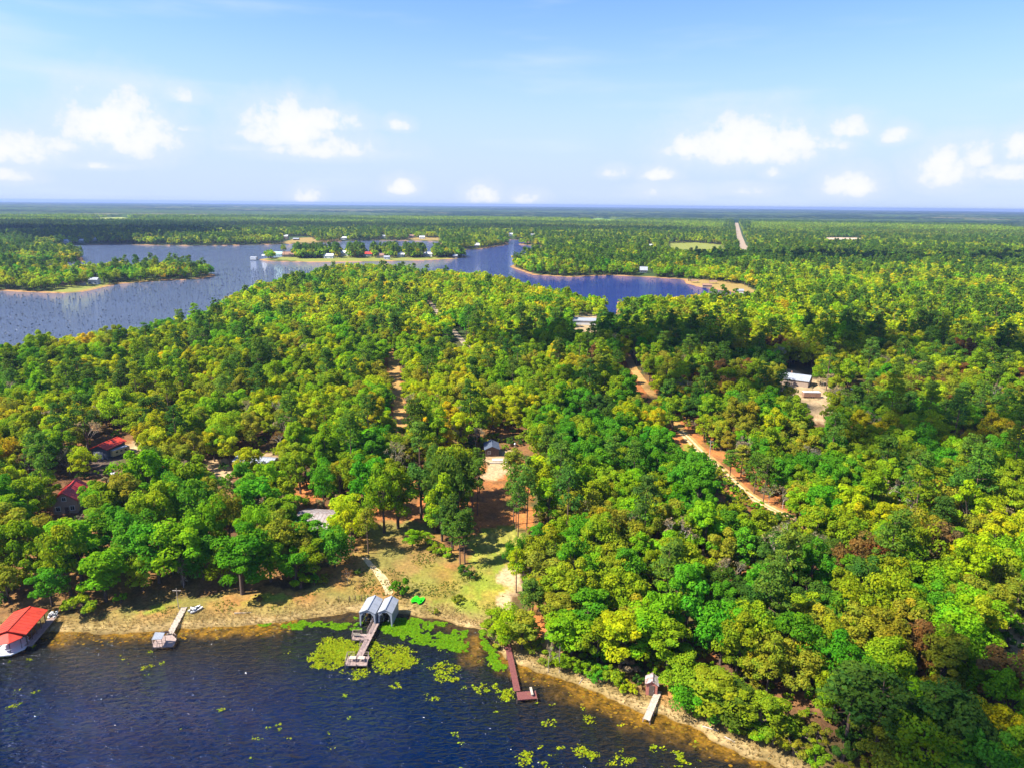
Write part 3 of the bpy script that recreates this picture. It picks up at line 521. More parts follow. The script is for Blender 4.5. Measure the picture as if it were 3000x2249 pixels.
# ------------------------------------------------------------------ trees placed one by one: foot pixel, top pixel, kind, tint, crown half width (m)
HAND = [((20,1300),1215,0,'olive',3.6),((480,1262),1180,0,'mid green',3.6),((440,1250),1150,0,'emerald green',4.0),((310,1275),1190,0,'mid green',3.4),((375,1240),1135,0,'mid green',4.0),((90,1270),1170,0,'mid green',4.0),((640,1262),1190,0,'emerald green',3.2),((680,1245),1165,0,'mid green',3.6),((113,1308),1225,0,'emerald green',3.3),((153,1285),1130,0,'mid green',4.3),((178,1262),1120,0,'bright green',4.6),((230,1298),1180,0,'bright green',4.0),((60,1262),1120,0,'mid green',4.4),((15,1240),1095,0,'olive',5),((-30,1275),1110,0,'olive',5),
 ((397,1262),1125,0,'bright green',5.2),((345,1258),1128,0,'emerald green',5.0),((300,1245),1100,0,'emerald green',4.8),((265,1215),1085,0,'emerald green',4.8),((524,1282),1145,0,'emerald green',4.9),((455,1215),1070,0,'bright green',4.6),((430,1180),1030,0,'emerald green',4.8),((585,1255),1160,0,'bright green',4.2),
 ((610,1228),1105,0,'olive',4.5),((650,1235),1150,0,'olive',3.8),((724,1225),1138,0,'emerald green',3.6),((560,1215),1080,0,'bright green',4.6),((500,1190),1050,0,'olive',4.4),((600,1180),1075,0,'mid green',4.6),((560,1150),1035,0,'emerald green',4.6),((660,1180),1110,0,'emerald green',4.0),
 ((340,1190),1040,0,'mid green',4.8),((380,1150),1020,0,'emerald green',4.6),((200,1215),1112,0,'mid green',4.8),((235,1165),1040,0,'mid green',4.0),((285,1155),1020,0,'olive',4.6),((330,1110),965,0,'bright green',6.2),((208,1122),1042,0,'bright green',2.8),((420,1110),990,0,'mid green',4.8),((470,1130),1030,0,'olive',4.6),
 ((760,1180),1080,0,'yellow-green',4.2),((748,1150),1060,0,'yellow-green',3.8),((700,1095),990,0,'emerald green',4.2),((830,1150),1000,0,'bright green',4.6),((860,1140),1010,0,'mid green',4.4),((800,1110),985,0,'emerald green',4.6),((770,1080),975,0,'mid green',4.6),((910,1120),1000,0,'dark green',4.0),
 ((891,1182),1144,0,'bright green',2.0),((919,1174),1148,0,'bright green',1.9),((960,1140),975,0,'pine green',4.4),((975,1100),960,0,'mid green',4.6),((945,1080),950,0,'pine green',4.2),((1000,1075),970,0,'mid green',3.6),((140,1212),1122,0,'mid green',4.4),((90,1195),1118,0,'olive',4.0),
 ((1130,1275),1185,0,'yellow-green',3.4),((1118,1235),1150,0,'emerald green',2.6),((1170,1285),1190,0,'olive',4),((1200,1320),1220,0,'mid green',4),((1165,1320),1245,0,'olive',3.2),((1095,1395),1310,0,'yellow-green',3.4),((1065,1370),1320,0,'mid green',2.6),((1128,1400),1320,0,'olive',3.0),
 ((1235,1420),1320,0,'bright green',4),((1290,1430),1330,0,'mid green',4.2),((1340,1440),1320,0,'yellow-green',4.2),((1270,1380),1270,0,'emerald green',4),((1500,1530),1460,0,'emerald green',4.0),((1545,1545),1450,0,'mid green',4.2),((1475,1500),1420,0,'mid green',3.6),((1210,1370),1280,0,'olive',3.6),((1590,1560),1480,0,'dark green',4),((1640,1590),1500,0,'mid green',4.2),((1380,1430),1300,0,'bright green',3.8),((1440,1450),1330,0,'mid green',4),
 ((796,1195),1094,1,'olive',2.6),((994,1219),1100,1,'pine green',2.6),((1004,1216),1096,1,'pine green',2.8),((975,1195),1105,1,'pine green',2.6),((1109.6,1132),1000,1,'pine green',2.6),((1119,1159),1030,1,'pine green',2.6),((1137.6,1144),1005,1,'pine green',3.0),((1103,1047),975,1,'olive',2.8),((1112,1042),968,1,'olive',3.2),((1115,1146),1040,1,'pine green',2.3),((1133.6,1103),985,1,'pine green',2.8),
 ((1148,1239),1165,1,'olive',2.6),((1115,1279),1180,1,'yellow-green',2.4),((1144,1348),1250,1,'pine green',2.4),((1149.6,1359),1252,1,'pine green',2.8),((1020,1101),985,1,'pine green',2.8),((1031,1112),990,1,'pine green',2.8),((2060,1668),1500,0,'dark green',4.6),((1980,1700),1560,0,'mid green',4.6),((1900,1668),1560,0,'olive',4.0),((1010,1099),990,1,'pine green',2.8),((1035,1065),965,1,'pine green',2.8),((1000,1095),975,1,'pine green',2.8),
 ((397,1268),1200,2,'tan',2.4),((1184,1452),1385,2,'tan',2.2),((751,1262),1228,2,'russet brown',2.2),((1575,1038),970,1,'pine green',2.8),((1628,1066),975,1,'pine green',3),((1648,1085),985,1,'pine green',3),((1600,1030),960,1,'olive',2.8),((1660,1090),1045,2,'tan',3.5),((1690,1098),1050,2,'tan',3.5),((1838,1262),1150,0,'russet brown',5.2),((1885,1262),1168,0,'russet brown',4.4),((955,1168),1020,0,'mid green',3.4),((978,1188),1062,0,'dark green',3.0),((990,1150),1005,0,'pine green',3.0),((962,1122),985,0,'dark green',3.6),((940,1150),1040,0,'dark green',3.0),
 ((540,1042),968,0,'yellow-green',3.6),((582,1040),992,0,'mid green',3.4),((955,735),695,0,'emerald green',5.5),((2188,1345),1250,1,'olive',3),((1825,1610),1440,1,'dark green',4.6),((1890,1640),1450,1,'dark green',4.8),((2000,1640),1470,1,'dark green',4.4)]
nhand0 = len(recs); HREC = []
for (fp, top, k, tn, cr_) in HAND:
    p = gpl(*fp); dpt = proj(np.array([p.x]), np.array([p.y]), np.array([p.z]))[2][0]
    lo_, hi_ = 1.0, 34.0
    for _ in range(30):
        md = (lo_+hi_)/2
        if proj(np.array([p.x]), np.array([p.y]), np.array([p.z+md]))[1][0] > top: lo_ = md
        else: hi_ = md
    HREC.append((p.x, p.y, k, int(rng.integers(0, 99)), lo_, cr_, float(rng.random()*6.283), TN.index(tn)))
# keep random trees off the hand-placed ones
hx = np.array([h[0] for h in HREC]); hy = np.array([h[1] for h in HREC])
recs = [r for r in recs if np.min(np.hypot(hx-r[0], hy-r[1])) > 4.2]
# ------------------------------------------------------------------ labels
LMK = [('long red boathouse', 40, 1340), ('canopied dock', 355, 1380), ('twin grey boathouses', 820, 1305), ('brown L-shaped dock', 1120, 1450), ('pink shed', 1410, 1480), ('tan cabin', 150, 1085), ('dark garage', 235, 970), ('sunny orange clearing', 1070, 1090), ('orange dirt road', 1560, 1015), ('weathered metal roof', 680, 1130), ('long pale roof', 550, 995), ('right-hand grey roof', 1720, 812), ('right-edge sandy lot', 2170, 1385), ('russet brown thicket', 1865, 1195), ('left clay lane', 860, 850), ('dirt road top', 1385, 815), ('bottom right corner', 2180, 1640), ('round white yard light', 1112, 960), ('middle right edge', 2212, 1000), ('middle left edge', 0, 900)]
NUM = ['', 'one', 'two', 'three', 'four', 'five', 'six', 'seven', 'eight', 'nine', 'ten', 'eleven', 'twelve', 'thirteen', 'fourteen', 'fifteen', 'sixteen', 'seventeen', 'eighteen', 'nineteen', 'twenty']
used_labels = {}
SZ = ['small', 'medium', 'tall']
def mklabel(noun, tint, h, hm, cx, cy, dp):
    size = SZ[0 if h < hm*.88 else 1 if h < hm*1.08 else 2]
    best = sorted(LMK, key=lambda l: math.hypot(l[1]-cx, (l[2]-cy)*1.3))
    unit_ = 40.0
    for un in (40.0, 20.0):
        for nm, lx, ly in best[:4]:
            a = int(round(abs(cx-lx)/un)); b_ = int(round(abs(cy-ly)/un))
            if a > 20 or b_ > 20: continue
            w = 'crown' if un == 40 else 'half-crown'
            pl = lambda q: w if q == 1 else w+'s'
            pt = []
            if a: pt.append(f"{NUM[a]} {pl(a)} {'right' if cx > lx else 'left'} of")
            if b_: pt.append(f"{NUM[b_]}{'' if a else ' '+pl(b_)} {'below' if cy > ly else 'above'}")
            s = f"{size} {tint} {noun}, " + (' and '.join(pt).replace(' of and', ' and')+' the '+nm if pt else 'right at the '+nm)
            s = s.replace('golden yellow', 'golden').replace('pine green', 'green')
            if s not in used_labels and len(s.split()) <= 16: used_labels[s] = 1; return s
    return s
KN = ['broadleaf_tree', 'pine_tree', 'bare_tree', 'shrub']; NOUN = ['broadleaf tree', 'pine', 'bare tree', 'shrub']; CATN = ['tree', 'pine tree', 'bare tree', 'shrub']
GRP = ['broadleaf trees of the lakeside wood', 'pines of the lakeside wood', 'leafless trees of the lakeside wood', 'shrubs near the shore']
def plant(kind, x, y, z, var, sxy, sz_, rot, ti, label):
    cm, tm, hh, rr = MESH[KN[kind]][var % len(MESH[KN[kind]])]
    e = thing(KN[kind], label, CATN[kind], (x, y, z), rot, GRP[kind]); e.scale = (sxy, sxy, sz_)
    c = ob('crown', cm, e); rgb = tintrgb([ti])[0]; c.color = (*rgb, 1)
    ob('trunk', tm, e)
zz = gz(np.array([r[0] for r in recs]), np.array([r[1] for r in recs]))
cnt = [0, 0, 0, 0]
for (x, y, k, v, h, cr_, rot, ti) in HREC:
    cm, tm, hh, rr = MESH[KN[k]][v % len(MESH[KN[k]])]; z = float(gz(x, y)[0])
    cx, cy, dp = [float(q[0]) for q in proj(np.array([x]), np.array([y]), np.array([z+h*.6]))]
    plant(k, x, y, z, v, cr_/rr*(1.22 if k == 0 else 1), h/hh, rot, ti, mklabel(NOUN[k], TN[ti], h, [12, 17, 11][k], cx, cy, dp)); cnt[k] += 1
order = sorted(range(len(recs)), key=lambda i: recs[i][10])
inst = []
for i in order:
    x, y, k, v, s, szf, rot, ti, cx, cy, dp = recs[i]
    vis = -25 < cx < PW+25 and cy < PH+40
    if vis and cnt[k] < 300:
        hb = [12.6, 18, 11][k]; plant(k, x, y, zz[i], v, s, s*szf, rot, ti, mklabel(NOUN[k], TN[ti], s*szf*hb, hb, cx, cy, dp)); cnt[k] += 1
    else: inst.append((x, y, zz[i], k, v, s, szf, rot, ti, dp))
print('individuals', cnt, 'instanced', len(inst))
# ------------------------------------------------------------------ the rest of each kind: one scattered object per kind
def gn_scatter(name, pts, variant, rot, scl, tint, protos, label, cat):
    colp = bpy.data.collections.new(name+'_prototypes')
    for i, pm in enumerate(protos):
        po = bpy.data.objects.new('%s_p%02d' % (name, i), pm); colp.objects.link(po)
    me = bpy.data.meshes.new(name); me.vertices.add(len(pts)); me.vertices.foreach_set('co', np.asarray(pts, np.float32).ravel())
    for an, ty, arr in (('variant', 'INT', variant), ('rot', 'FLOAT_VECTOR', rot), ('scl', 'FLOAT_VECTOR', scl), ('tint', 'FLOAT_COLOR', tint)):
        a = me.attributes.new(an, ty, 'POINT'); a.data.foreach_set('color' if ty == 'FLOAT_COLOR' else 'vector' if ty == 'FLOAT_VECTOR' else 'value', np.asarray(arr).ravel())
    o = ob(name, me); ng = bpy.data.node_groups.new(name, 'GeometryNodeTree')
    ng.interface.new_socket('Geometry', in_out='INPUT', socket_type='NodeSocketGeometry'); ng.interface.new_socket('Geometry', in_out='OUTPUT', socket_type='NodeSocketGeometry')
    gi = nd(ng, 'NodeGroupInput'); go = nd(ng, 'NodeGroupOutput'); ci = nd(ng, 'GeometryNodeCollectionInfo'); ci.inputs['Collection'].default_value = colp; ci.inputs['Separate Children'].default_value = True; ci.inputs['Reset Children'].default_value = True
    ip = nd(ng, 'GeometryNodeInstanceOnPoints'); ip.inputs['Pick Instance'].default_value = True
    def na(n, ty): q = nd(ng, 'GeometryNodeInputNamedAttribute', data_type=ty); q.inputs['Name'].default_value = n; return q.outputs['Attribute']
    lk(ng, gi.outputs[0], ip.inputs['Points']); lk(ng, ci.outputs[0], ip.inputs['Instance']); lk(ng, na('variant', 'INT'), ip.inputs['Instance Index']); lk(ng, na('scl', 'FLOAT_VECTOR'), ip.inputs['Scale'])
    er = nd(ng, 'FunctionNodeEulerToRotation'); lk(ng, na('rot', 'FLOAT_VECTOR'), er.inputs[0]); lk(ng, er.outputs[0], ip.inputs['Rotation']); lk(ng, ip.outputs[0], go.inputs[0])
    md = o.modifiers.new('scatter', 'NODES'); md.node_group = ng
    return tag(o, label, cat, kind='stuff')
mid_oak = [both('wood_oak', oak(500+i, R_=4.9, H=12.5, L=24, n=16, size=1.05), m_bark) for i in range(6)]
hi_oak = [both('wood_oak_near', T, m_bark) for T in OAKS[:6]]
mid_pine = [both('wood_pine', pine(600+i, H=18.5, n=8, size=1.0, L=30), m_pbark) for i in range(5)]
hi_pine = [both('wood_pine_near', T, m_pbark) for T in PINES[:4]]
far_oak = [both('far_oak', oak(700+i, R_=5.0, H=12.5, L=12, n=8, size=2.0), m_bark) for i in range(4)]
for k, nm, protos, lab in ((0, 'distant_broadleaf_trees', (hi_oak, mid_oak, far_oak), 'dense mixed green broadleaf woods stretching back around the lake'), (1, 'distant_pine_trees', (hi_pine, mid_pine), 'darker pines rising through the woods farther back'), (2, 'distant_bare_trees', None, 'pale leafless trees scattered far back in the wood')):
    S = [q for q in inst if q[3] == k]
    if not S: continue
    A = np.array([(q[0], q[1], q[2], q[4], q[5], q[6], q[7], q[8], q[9]) for q in S])
    var = np.zeros(len(S), int); pr = []
    if protos is None: pr = [both('bare', T, m_grey) for T in BARES]; var = A[:, 3].astype(int) % len(pr)
    else:
        near = A[:, 8] < 430; mids = (A[:, 8] >= 430) & (A[:, 8] < 900) if len(protos) > 2 else A[:, 8] >= 430
        pr = sum(protos, []); o1 = len(protos[0]); o2 = o1+len(protos[1]); vv = A[:, 3].astype(int)
        var = np.where(near, vv % o1, np.where(mids, o1+vv % (o2-o1), o2+vv % max(1, len(pr)-o2) if len(pr) > o2 else o1+vv % (o2-o1)))
    scl = np.stack([A[:, 4], A[:, 4], A[:, 4]*A[:, 5]], -1); rot = np.stack([A[:, 6]*0, A[:, 6]*0, A[:, 6]], -1)
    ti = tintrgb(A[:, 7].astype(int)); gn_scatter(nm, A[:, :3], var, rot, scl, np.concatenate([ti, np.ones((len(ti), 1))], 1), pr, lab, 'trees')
# ------------------------------------------------------------------ woods 1.4 - 4.1 km: blocks of about fifteen trees each, one object
def block(seed, S_=52):
    g = np.random.default_rng(seed); Vs, Qs, Cs = [], [], []; o = 0
    for i in range(7):
        for j in range(7):
            T = oak(seed*50+i*7+j, R_=4.6, H=12.5, L=7, n=6, size=2.5) if g.random() < .62 else pine(seed*50+i*7+j, H=17, n=4, size=2.0, L=9)
            s = .75+.45*g.random(); V = T[0]*s + [(i-3)*S_/7+g.normal()*1.5, (j-3)*S_/7+g.normal()*1.5, 0]
            cf = (.7+.55*g.random())*(1+g.normal()*np.array([.16, .05, .1])); c = T[2].copy(); c[:, :3] *= cf
            Vs.append(V); Qs.append(T[1]+o); Cs.append(c); o += len(V)
    return rawmesh('wood_block', np.concatenate(Vs), np.concatenate(Qs), LM2, {'leafvar': ('FLOAT_COLOR', 'POINT', np.concatenate(Cs))})
X, Y = scatter(2150, 4150, 48, 40); k = (sdist(X, Y) > 22) & (hwd(X, Y) > 46); X, Y = X[k], Y[k]
bx, by, dp = proj(X, Y, np.full(len(X), 6.0)); ok = np.ones(len(X), bool)
for P in OPEN:
    for dx_, dy_ in ((0, 0), (28, 0), (-28, 0)):
        qx, qy, _ = proj(X+dx_, Y+dy_, np.full(len(X), 1.0)); ok &= ~pip(qx, qy, P)
X, Y, bx, by = X[ok], Y[ok], bx[ok], by[ok]
q = fbm(X*.4, Y, 420, 140); u = fbm(X, Y, 130, 141)
ti = np.array([TINT['mid green']])*np.ones((len(X), 1))*1.15; ti = lerp(ti, TINT['pine green'], ss(.42, .58, q)); ti = lerp(ti, (.32, .36, .02), ss(.45, .65, u)*.7*ss(3600, 1800, -np.hypot(X, Y)*-1)); ti = lerp(ti, (.035, .08, .016), ss(.56, .66, fbm(X*.35, Y, 600, 143))*.8)
nb = len(X); gn_scatter('far_woods', np.stack([X, Y, np.full(nb, .8)], -1), rng.integers(0, 5, nb), np.stack([np.zeros(nb), np.zeros(nb), rng.integers(0, 4, nb)*math.pi/2+rng.random(nb)*.5], -1), np.ones((nb, 3))*(.95+.15*rng.random((nb, 1))), np.concatenate([ti*(.8+.4*rng.random((nb, 1))), np.ones((nb, 1))], 1), [block(i+1) for i in range(5)], 'continuous forest of pine and hardwood behind the far shore', 'forest')
# ------------------------------------------------------------------ undergrowth
X, Y = scatter(85, 330, 3.3); k = sdist(X, Y) > 3.5; X, Y = X[k], Y[k]; n = len(X)
bx, by, dp = proj(X, Y, np.ones(n)); ok = (bx > -200) & (bx < PW+200) & (rng.random(n) < .30+.7*((bx > 1180) & (by > 1000)))
for P in OPEN[:14]+[NOBASE[0]]: ok &= ~pip(bx, by-6, P)
X, Y = X[ok], Y[ok]; n = len(X); idx = rng.choice([TN.index('mid green'), TN.index('olive'), TN.index('dark green'), TN.index('bright green'), TN.index('tan')], n, p=[.3, .3, .22, .1, .08])
gn_scatter('undergrowth', np.stack([X, Y, gz(X, Y)-.1], -1), rng.integers(0, 4, n), np.stack([np.zeros(n), np.zeros(n), rng.random(n)*6.28], -1), (.5+.7*rng.random((n, 1)))*np.ones((n, 3)), np.concatenate([tintrgb(idx), np.ones((n, 1))], 1), [both('brush', T, m_bark) for T in SHRUBS], 'low brush and saplings covering the forest floor', 'undergrowth')
# ------------------------------------------------------------------ single shrubs
SHR = [((867,1284),2.5,4.2,'emerald green'),((180,1328),3.6,4.6,'mid green'),((150,1318),2.0,3.0,'mid green'),((262,1300),1.4,2.4,'bright green'),((946,1196),2.3,3.4,'mid green'),((965,1205),2.0,2.8,'mid green'),((1004,1240),2.6,2.6,'dark green'),((1018,1248),1.6,1.8,'dark green'),((988,1300),1.7,1.8,'olive'),((650,1268),2.4,3.2,'bright green'),((680,1262),1.8,2.8,'emerald green'),((700,1258),1.6,2.0,'olive'),((556,1296),1.2,1.3,'russet brown'),((770,1240),1.2,1.4,'dark green'),((940,1325),1.2,1.3,'olive'),((1155,1405),2.4,2.4,'olive'),((1190,1425),2.2,2.4,'mid green'),((1215,1440),2.4,2.8,'bright green'),((1240,1447),2.4,2.6,'mid green'),((1268,1458),2.6,3.0,'bright green'),((1296,1466),2.4,2.8,'emerald green'),((1325,1472),2.2,2.6,'mid green'),((1345,1492),1.6,2.0,'yellow-green'),((1365,1494),1.4,1.8,'yellow-green'),((1180,1435),1.6,1.8,'olive'),((1475,1520),2.6,3.6,'bright green'),((1510,1545),2.6,3.0,'mid green'),((1550,1560),2.6,3.2,'emerald green'),((1590,1578),2.6,3.0,'mid green'),((1630,1592),2.4,3.0,'bright green'),((1670,1610),2.6,3.2,'mid green'),((1715,1630),2.6,3.2,'olive'),((1760,1650),2.6,3.0,'mid green'),((1080,1398),1.5,1.6,'olive'),((1052,1350),1.4,1.5,'olive'),((1095,1340),1.6,2.2,'mid green'),((1205,1400),2.2,2.8,'mid green'),((1300,1430),2.4,3.2,'emerald green'),((1420,1445),2.0,2.6,'olive'),((30,1275),2.2,2.6,'olive'),((10,1300),2.0,2.2,'dark green'),((930,1190),1.2,1.4,'olive'),((1135,1255),1.6,2.2,'mid green')]
for i, (fp, rr_, h, tn) in enumerate(SHR):
    p = gpl(*fp); cm, tm, hh, rr = MESH['shrub'][i % 4]; cx, cy, dp = [float(q[0]) for q in proj(np.array([p.x]), np.array([p.y]), np.array([p.z+h*.5]))]
    plant(3, p.x, p.y, p.z-.1, i, rr_/rr, h/hh, i*1.3, TN.index(tn), mklabel('shrub', tn, h, 2.7, cx, cy, dp))
# ================================================================== BUILDINGS AND OBJECTS
m_wood = mat('weathered_wood', (.36, .26, .22), .9, .45, 3, stripes=(1, 1, 1)); m_wood2 = mat('pale_wood', (.50, .41, .32), .9, .45, 3); m_wooddk = mat('dark_post_wood', (.13, .09, .07), .9, .4, 4)
m_comp = mat('brown_decking', (.20, .065, .055), .75, .3, 2.5); m_red = mat('red_metal_roof', (.56, .05, .024), .55, .35, .9); m_redk = mat('dark_red_roof', (.52, .045, .035), .5, .3, .8)
m_galv = mat('grey_metal_roof', (.36, .375, .40), .45, .22, .5, metal=.2); m_galvw = mat('grey_metal_wall', (.33, .35, .39), .5, .2, .6, metal=.2); m_tan = mat('tan_siding', (.33, .25, .19), .9, .25, 2); m_dkw = mat('slate_blue_siding', (.085, .105, .145), .8, .25, 2)
m_white = mat('white_paint', (.60, .60, .59), .55, .12, 2); m_glass = mat('dark_glass', (.02, .025, .03), .1, 0, 1, spec=.8); m_cream = mat('cream_panel', (.60, .49, .28), .6, .2, 2); m_pink = mat('pink_siding', (.46, .17, .12), .85, .3, 4)
m_rustroof = mat('rusty_metal_roof', (.50, .45, .44), .55, 1, 1.6, col2=(.20, .10, .07)); m_green = mat('bright_green_plastic', (.03, .75, .01), .35, .1, 3); m_black = mat('black_rubber', (.02, .02, .022), .8); m_conc = mat('concrete', (.50, .46, .38), .9, .25, 2)
m_stain = mat('stained_shingle_roof', (.30, .27, .26), .9, 1, 1.1, col2=(.20, .14, .12)); m_brown = mat('brown_roof', (.30, .17, .11), .85, .3, 1); m_orange = mat('orange_paint', (.65, .16, .04), .6, .2, 3); m_teal = mat('pale_green_roof', (.38, .52, .42), .6, .2, 1)
m_steel = mat('galvanised_frame', (.45, .46, .47), .4, .1, 3, metal=.6); m_fl = bpy.data.materials['wood'] if 'wood' in bpy.data.materials else m_wood
def axis(a, b):
    """yaw so that local +Y runs from a to b"""
    d = Vector((b[0]-a[0], b[1]-a[1])); return math.atan2(-d.x, d.y), d.length
def gable(w, l, hw, hr, ov=.35, th=.12, ridge='y', bl=0):
    """two roof slabs, ridge along y, base at z=hw"""
    m_ = MB(); W2 = w/2+ov; L2 = l/2+ov; dz = hr*ov/(w/2)
    for s in (-1, 1):
        m_.slab([(0, -L2, hw+hr+th), (s*W2, -L2, hw-dz+th), (s*W2, L2, hw-dz+th), (0, L2, hw+hr+th)] if s > 0 else [(0, L2, hw+hr+th), (s*W2, L2, hw-dz+th), (s*W2, -L2, hw-dz+th), (0, -L2, hw+hr+th)], th)
        n = int(2*L2/.9)
        for i in range(n+1):
            yy = -L2+.05+i*(2*L2-.1)/max(n, 1); m_.slab([(s*.02, yy-.03, hw+hr+th+.05), (s*W2, yy-.03, hw-dz+th+.05), (s*W2, yy+.03, hw-dz+th+.05), (s*.02, yy+.03, hw+hr+th+.05)], .06)
    m_.box((0, 0, hw+hr+th+.03), (.3, 2*L2, .08)); return m_
def walls(w, l, hw, hr):
    v = [(-w/2, -l/2, -.3), (w/2, -l/2, -.3), (w/2, l/2, -.3), (-w/2, l/2, -.3), (-w/2, -l/2, hw), (w/2, -l/2, hw), (w/2, l/2, hw), (-w/2, l/2, hw), (0, -l/2, hw+hr), (0, l/2, hw+hr)]
    return MB().add(v, [(0, 1, 5, 8, 4), (2, 3, 7, 9, 6), (1, 2, 6, 5), (3, 0, 4, 7), (4, 8, 9, 7), (5, 6, 9, 8), (0, 3, 2, 1)])
def window(par, x, z, y, w=.8, h=1.1, side=0, l=0):
    """front (-y) window at x,z ; side=+-1 puts it on a long wall at y=x"""
    f = MB(); p = MB(); t_ = .12
    if side == 0:
        for a, b, c, d in ((x, z+h/2, w+2*t_, t_), (x, z-h/2, w+2*t_, t_)): f.box((a, y-.05, b), (c, .10, d))
        for a in (-1, 1): f.box((x+a*(w/2+t_/2), y-.05, z), (t_, .10, h-t_))
        f.box((x, y-.04, z), (.05, .06, h-t_)); p.box((x, y-.012, z), (w-.01, .03, h-t_-.01))
    else:
        X_ = side*y
        for b in (z+h/2, z-h/2): f.box((X_+side*.05, x, b), (.10, w+2*t_, t_))
        for a in (-1, 1): f.box((X_+side*.05, x+a*(w/2+t_/2), z), (.10, t_, h-t_))
        p.box((X_+side*.012, x, z), (.03, w-.01, h-t_-.01))
    o = p.build('window', m_glass, par); f.build('frame', m_white, o)
def rzf(l, r):
    a = gp(*l, 1.0); b = gp(*r, 1.0); return math.atan2(b[1]-a[1], b[0]-a[0])
def house(name, label, cat, a, w, l, rz, hw, hr, mw, mr, z=None, wins=(), side=(), door=None, group=None, ov=.4, garage=None, chim=None):
    p = gpl(*a) if not isinstance(a, Vector) else a
    e = thing(name, label, cat, (p.x, p.y, p.z if z is None else z), rz, group)
    walls(w, l, hw, hr).build('wall', mw, e); r_ = gable(w, l, hw, hr, ov).build('roof', mr, e)
    for (x, zz_, ww, hh) in wins: window(e, x, zz_, -l/2, ww, hh)
    for (s, yy, zz_, ww, hh) in side: window(e, yy, zz_, w/2, ww, hh, side=s)
    if door:
        d = MB().box((door, -l/2-.03, 1.0), (.95, .08, 2.05)).build('door', m_wooddk, e); MB().box((door+.35, -l/2-.09, 1.0), (.06, .06, .14)).build('handle', m_steel, d)
    if garage:
        g_ = MB()
        for i in range(5): g_.box((garage[0], -l/2-.04, .28+i*garage[2]/5), (garage[1], .08, garage[2]/5-.04))
        g_.build('garage_door', m_white, e)
    if chim: MB().box((chim[0], chim[1], hw+hr), (.6, .6, 1.6)).build('chimney', m_brown, r_)
    return e
def deck(m_, a, b, w, z, pl=.16, gap=.03, th=.05, rng_=None):
    """planks laid across from a to b (local 2D)"""
    a = Vector(a); b = Vector(b); d = b-a; L = d.length; u = d/L; an = math.atan2(u.y, u.x); n = int(L/(pl+gap)); q = random.Random(3)
    for i in range(n):
        c = a+u*(i+.5)*L/n; m_.box((c.x, c.y, z+q.uniform(-.008, .008)), (L/n-gap, w+q.uniform(-.05, .05), th), an)
    return m_
def joists(m_, a, b, w, z):
    a = Vector(a); b = Vector(b); d = b-a; L = d.length; u = d/L; v = Vector((-u.y, u.x)); an = math.atan2(u.y, u.x); c = (a+b)/2
    for s in (-1, 1): cc = c+v*s*(w/2-.12); m_.box((cc.x, cc.y, z-.13), (L-.02, .06, .18), an)
    return m_
def posts(par, pts, z1, mt, r=.09, z0=-1.6):
    for (x, y) in pts: MB().bar((x, y, z0), (x, y, z1), r, n=8).build('post', mt, par)
def dockframe(a_px, b_px, z=.7):
    a = gp(*a_px, z); b = gp(*b_px, z); rz, L = axis(a, b); return a, b, rz, L
# ---- red boathouse and gazebo, left edge
zr = 3.6
ra = gp(*c1(192, 1274), zr+.9); rb = gp(*c1(47, 1428), zr+.9); rz, L = axis(rb, ra); mid_ = (ra+rb)/2
e = thing('boathouse', 'long open boathouse under a bright red metal gable roof at the left edge', 'boathouse', (mid_[0], mid_[1], 0), rz)
Wd = 5.6; gable(Wd, L-.6, zr-.1, .9, .45).build('roof', m_red, e)
fr = MB()
for s in (-1, 1): fr.box((s*Wd/2, 0, zr-.35), (.16, L-.8, .2))
for y_ in np.linspace(-L/2+.6, L/2-.6, 5): fr.box((0, y_, zr-.34), (Wd-.2, .14, .18))
fr.build('roof_beam', m_wooddk, e)
for s in (-1, 1): posts(e, [(s*Wd/2, y_) for y_ in np.linspace(-L/2+.6, L/2-.6, 5)], zr-.25, m_wooddk, .10)
dk = MB(); deck(dk, (Wd/2+.3, L/2+2.5), (Wd/2+.3, -L/2), 1.5, .8); deck(dk, (-Wd/2+.2, L/2), (-Wd/2+.2, -L/2), 1.1, .8); joists(dk, (Wd/2+.3, L/2+2.5), (Wd/2+.3, -L/2), 1.5, .8); dk.build('deck', m_wood, e)
ga = gp(*c1(72, 1530), .8); e = thing('gazebo', 'red octagonal gazebo on a white deck at the end of the red boathouse', 'gazebo', (ga[0], ga[1], 0), .2)
oc = lambda r, z, k=8, o=math.pi/8: [(r*math.cos(i*2*math.pi/k+o), r*math.sin(i*2*math.pi/k+o), z) for i in range(k)]
MB().slab(oc(3.1, .82), .22).build('deck', m_white, e)
rf = MB(); v = oc(2.75, 3.05)+[(0, 0, 4.15)]+oc(2.72, 2.95); rf.add(v, [(i, (i+1) % 8, 8) for i in range(8)]+[(9+i, i, (i+1) % 8, 9+(i+1) % 8)[::-1] for i in range(8)]+[tuple(range(9, 17))[::-1]]); rf.bar((0, 0, 4.1), (0, 0, 4.4), .07)
rf.build('roof', m_red, e); posts(e, [(p[0], p[1]) for p in oc(2.5, 0)], 3.0, m_wooddk, .08)
rl = MB(); q = oc(2.95, 1.75)
for i in range(8):
    if i != 2: rl.bar(q[i], q[(i+1) % 8], .04); rl.bar((q[i][0], q[i][1], 1.3), (q[(i+1) % 8][0], q[(i+1) % 8][1], 1.3), .025)
rl.build('railing', m_white, e)
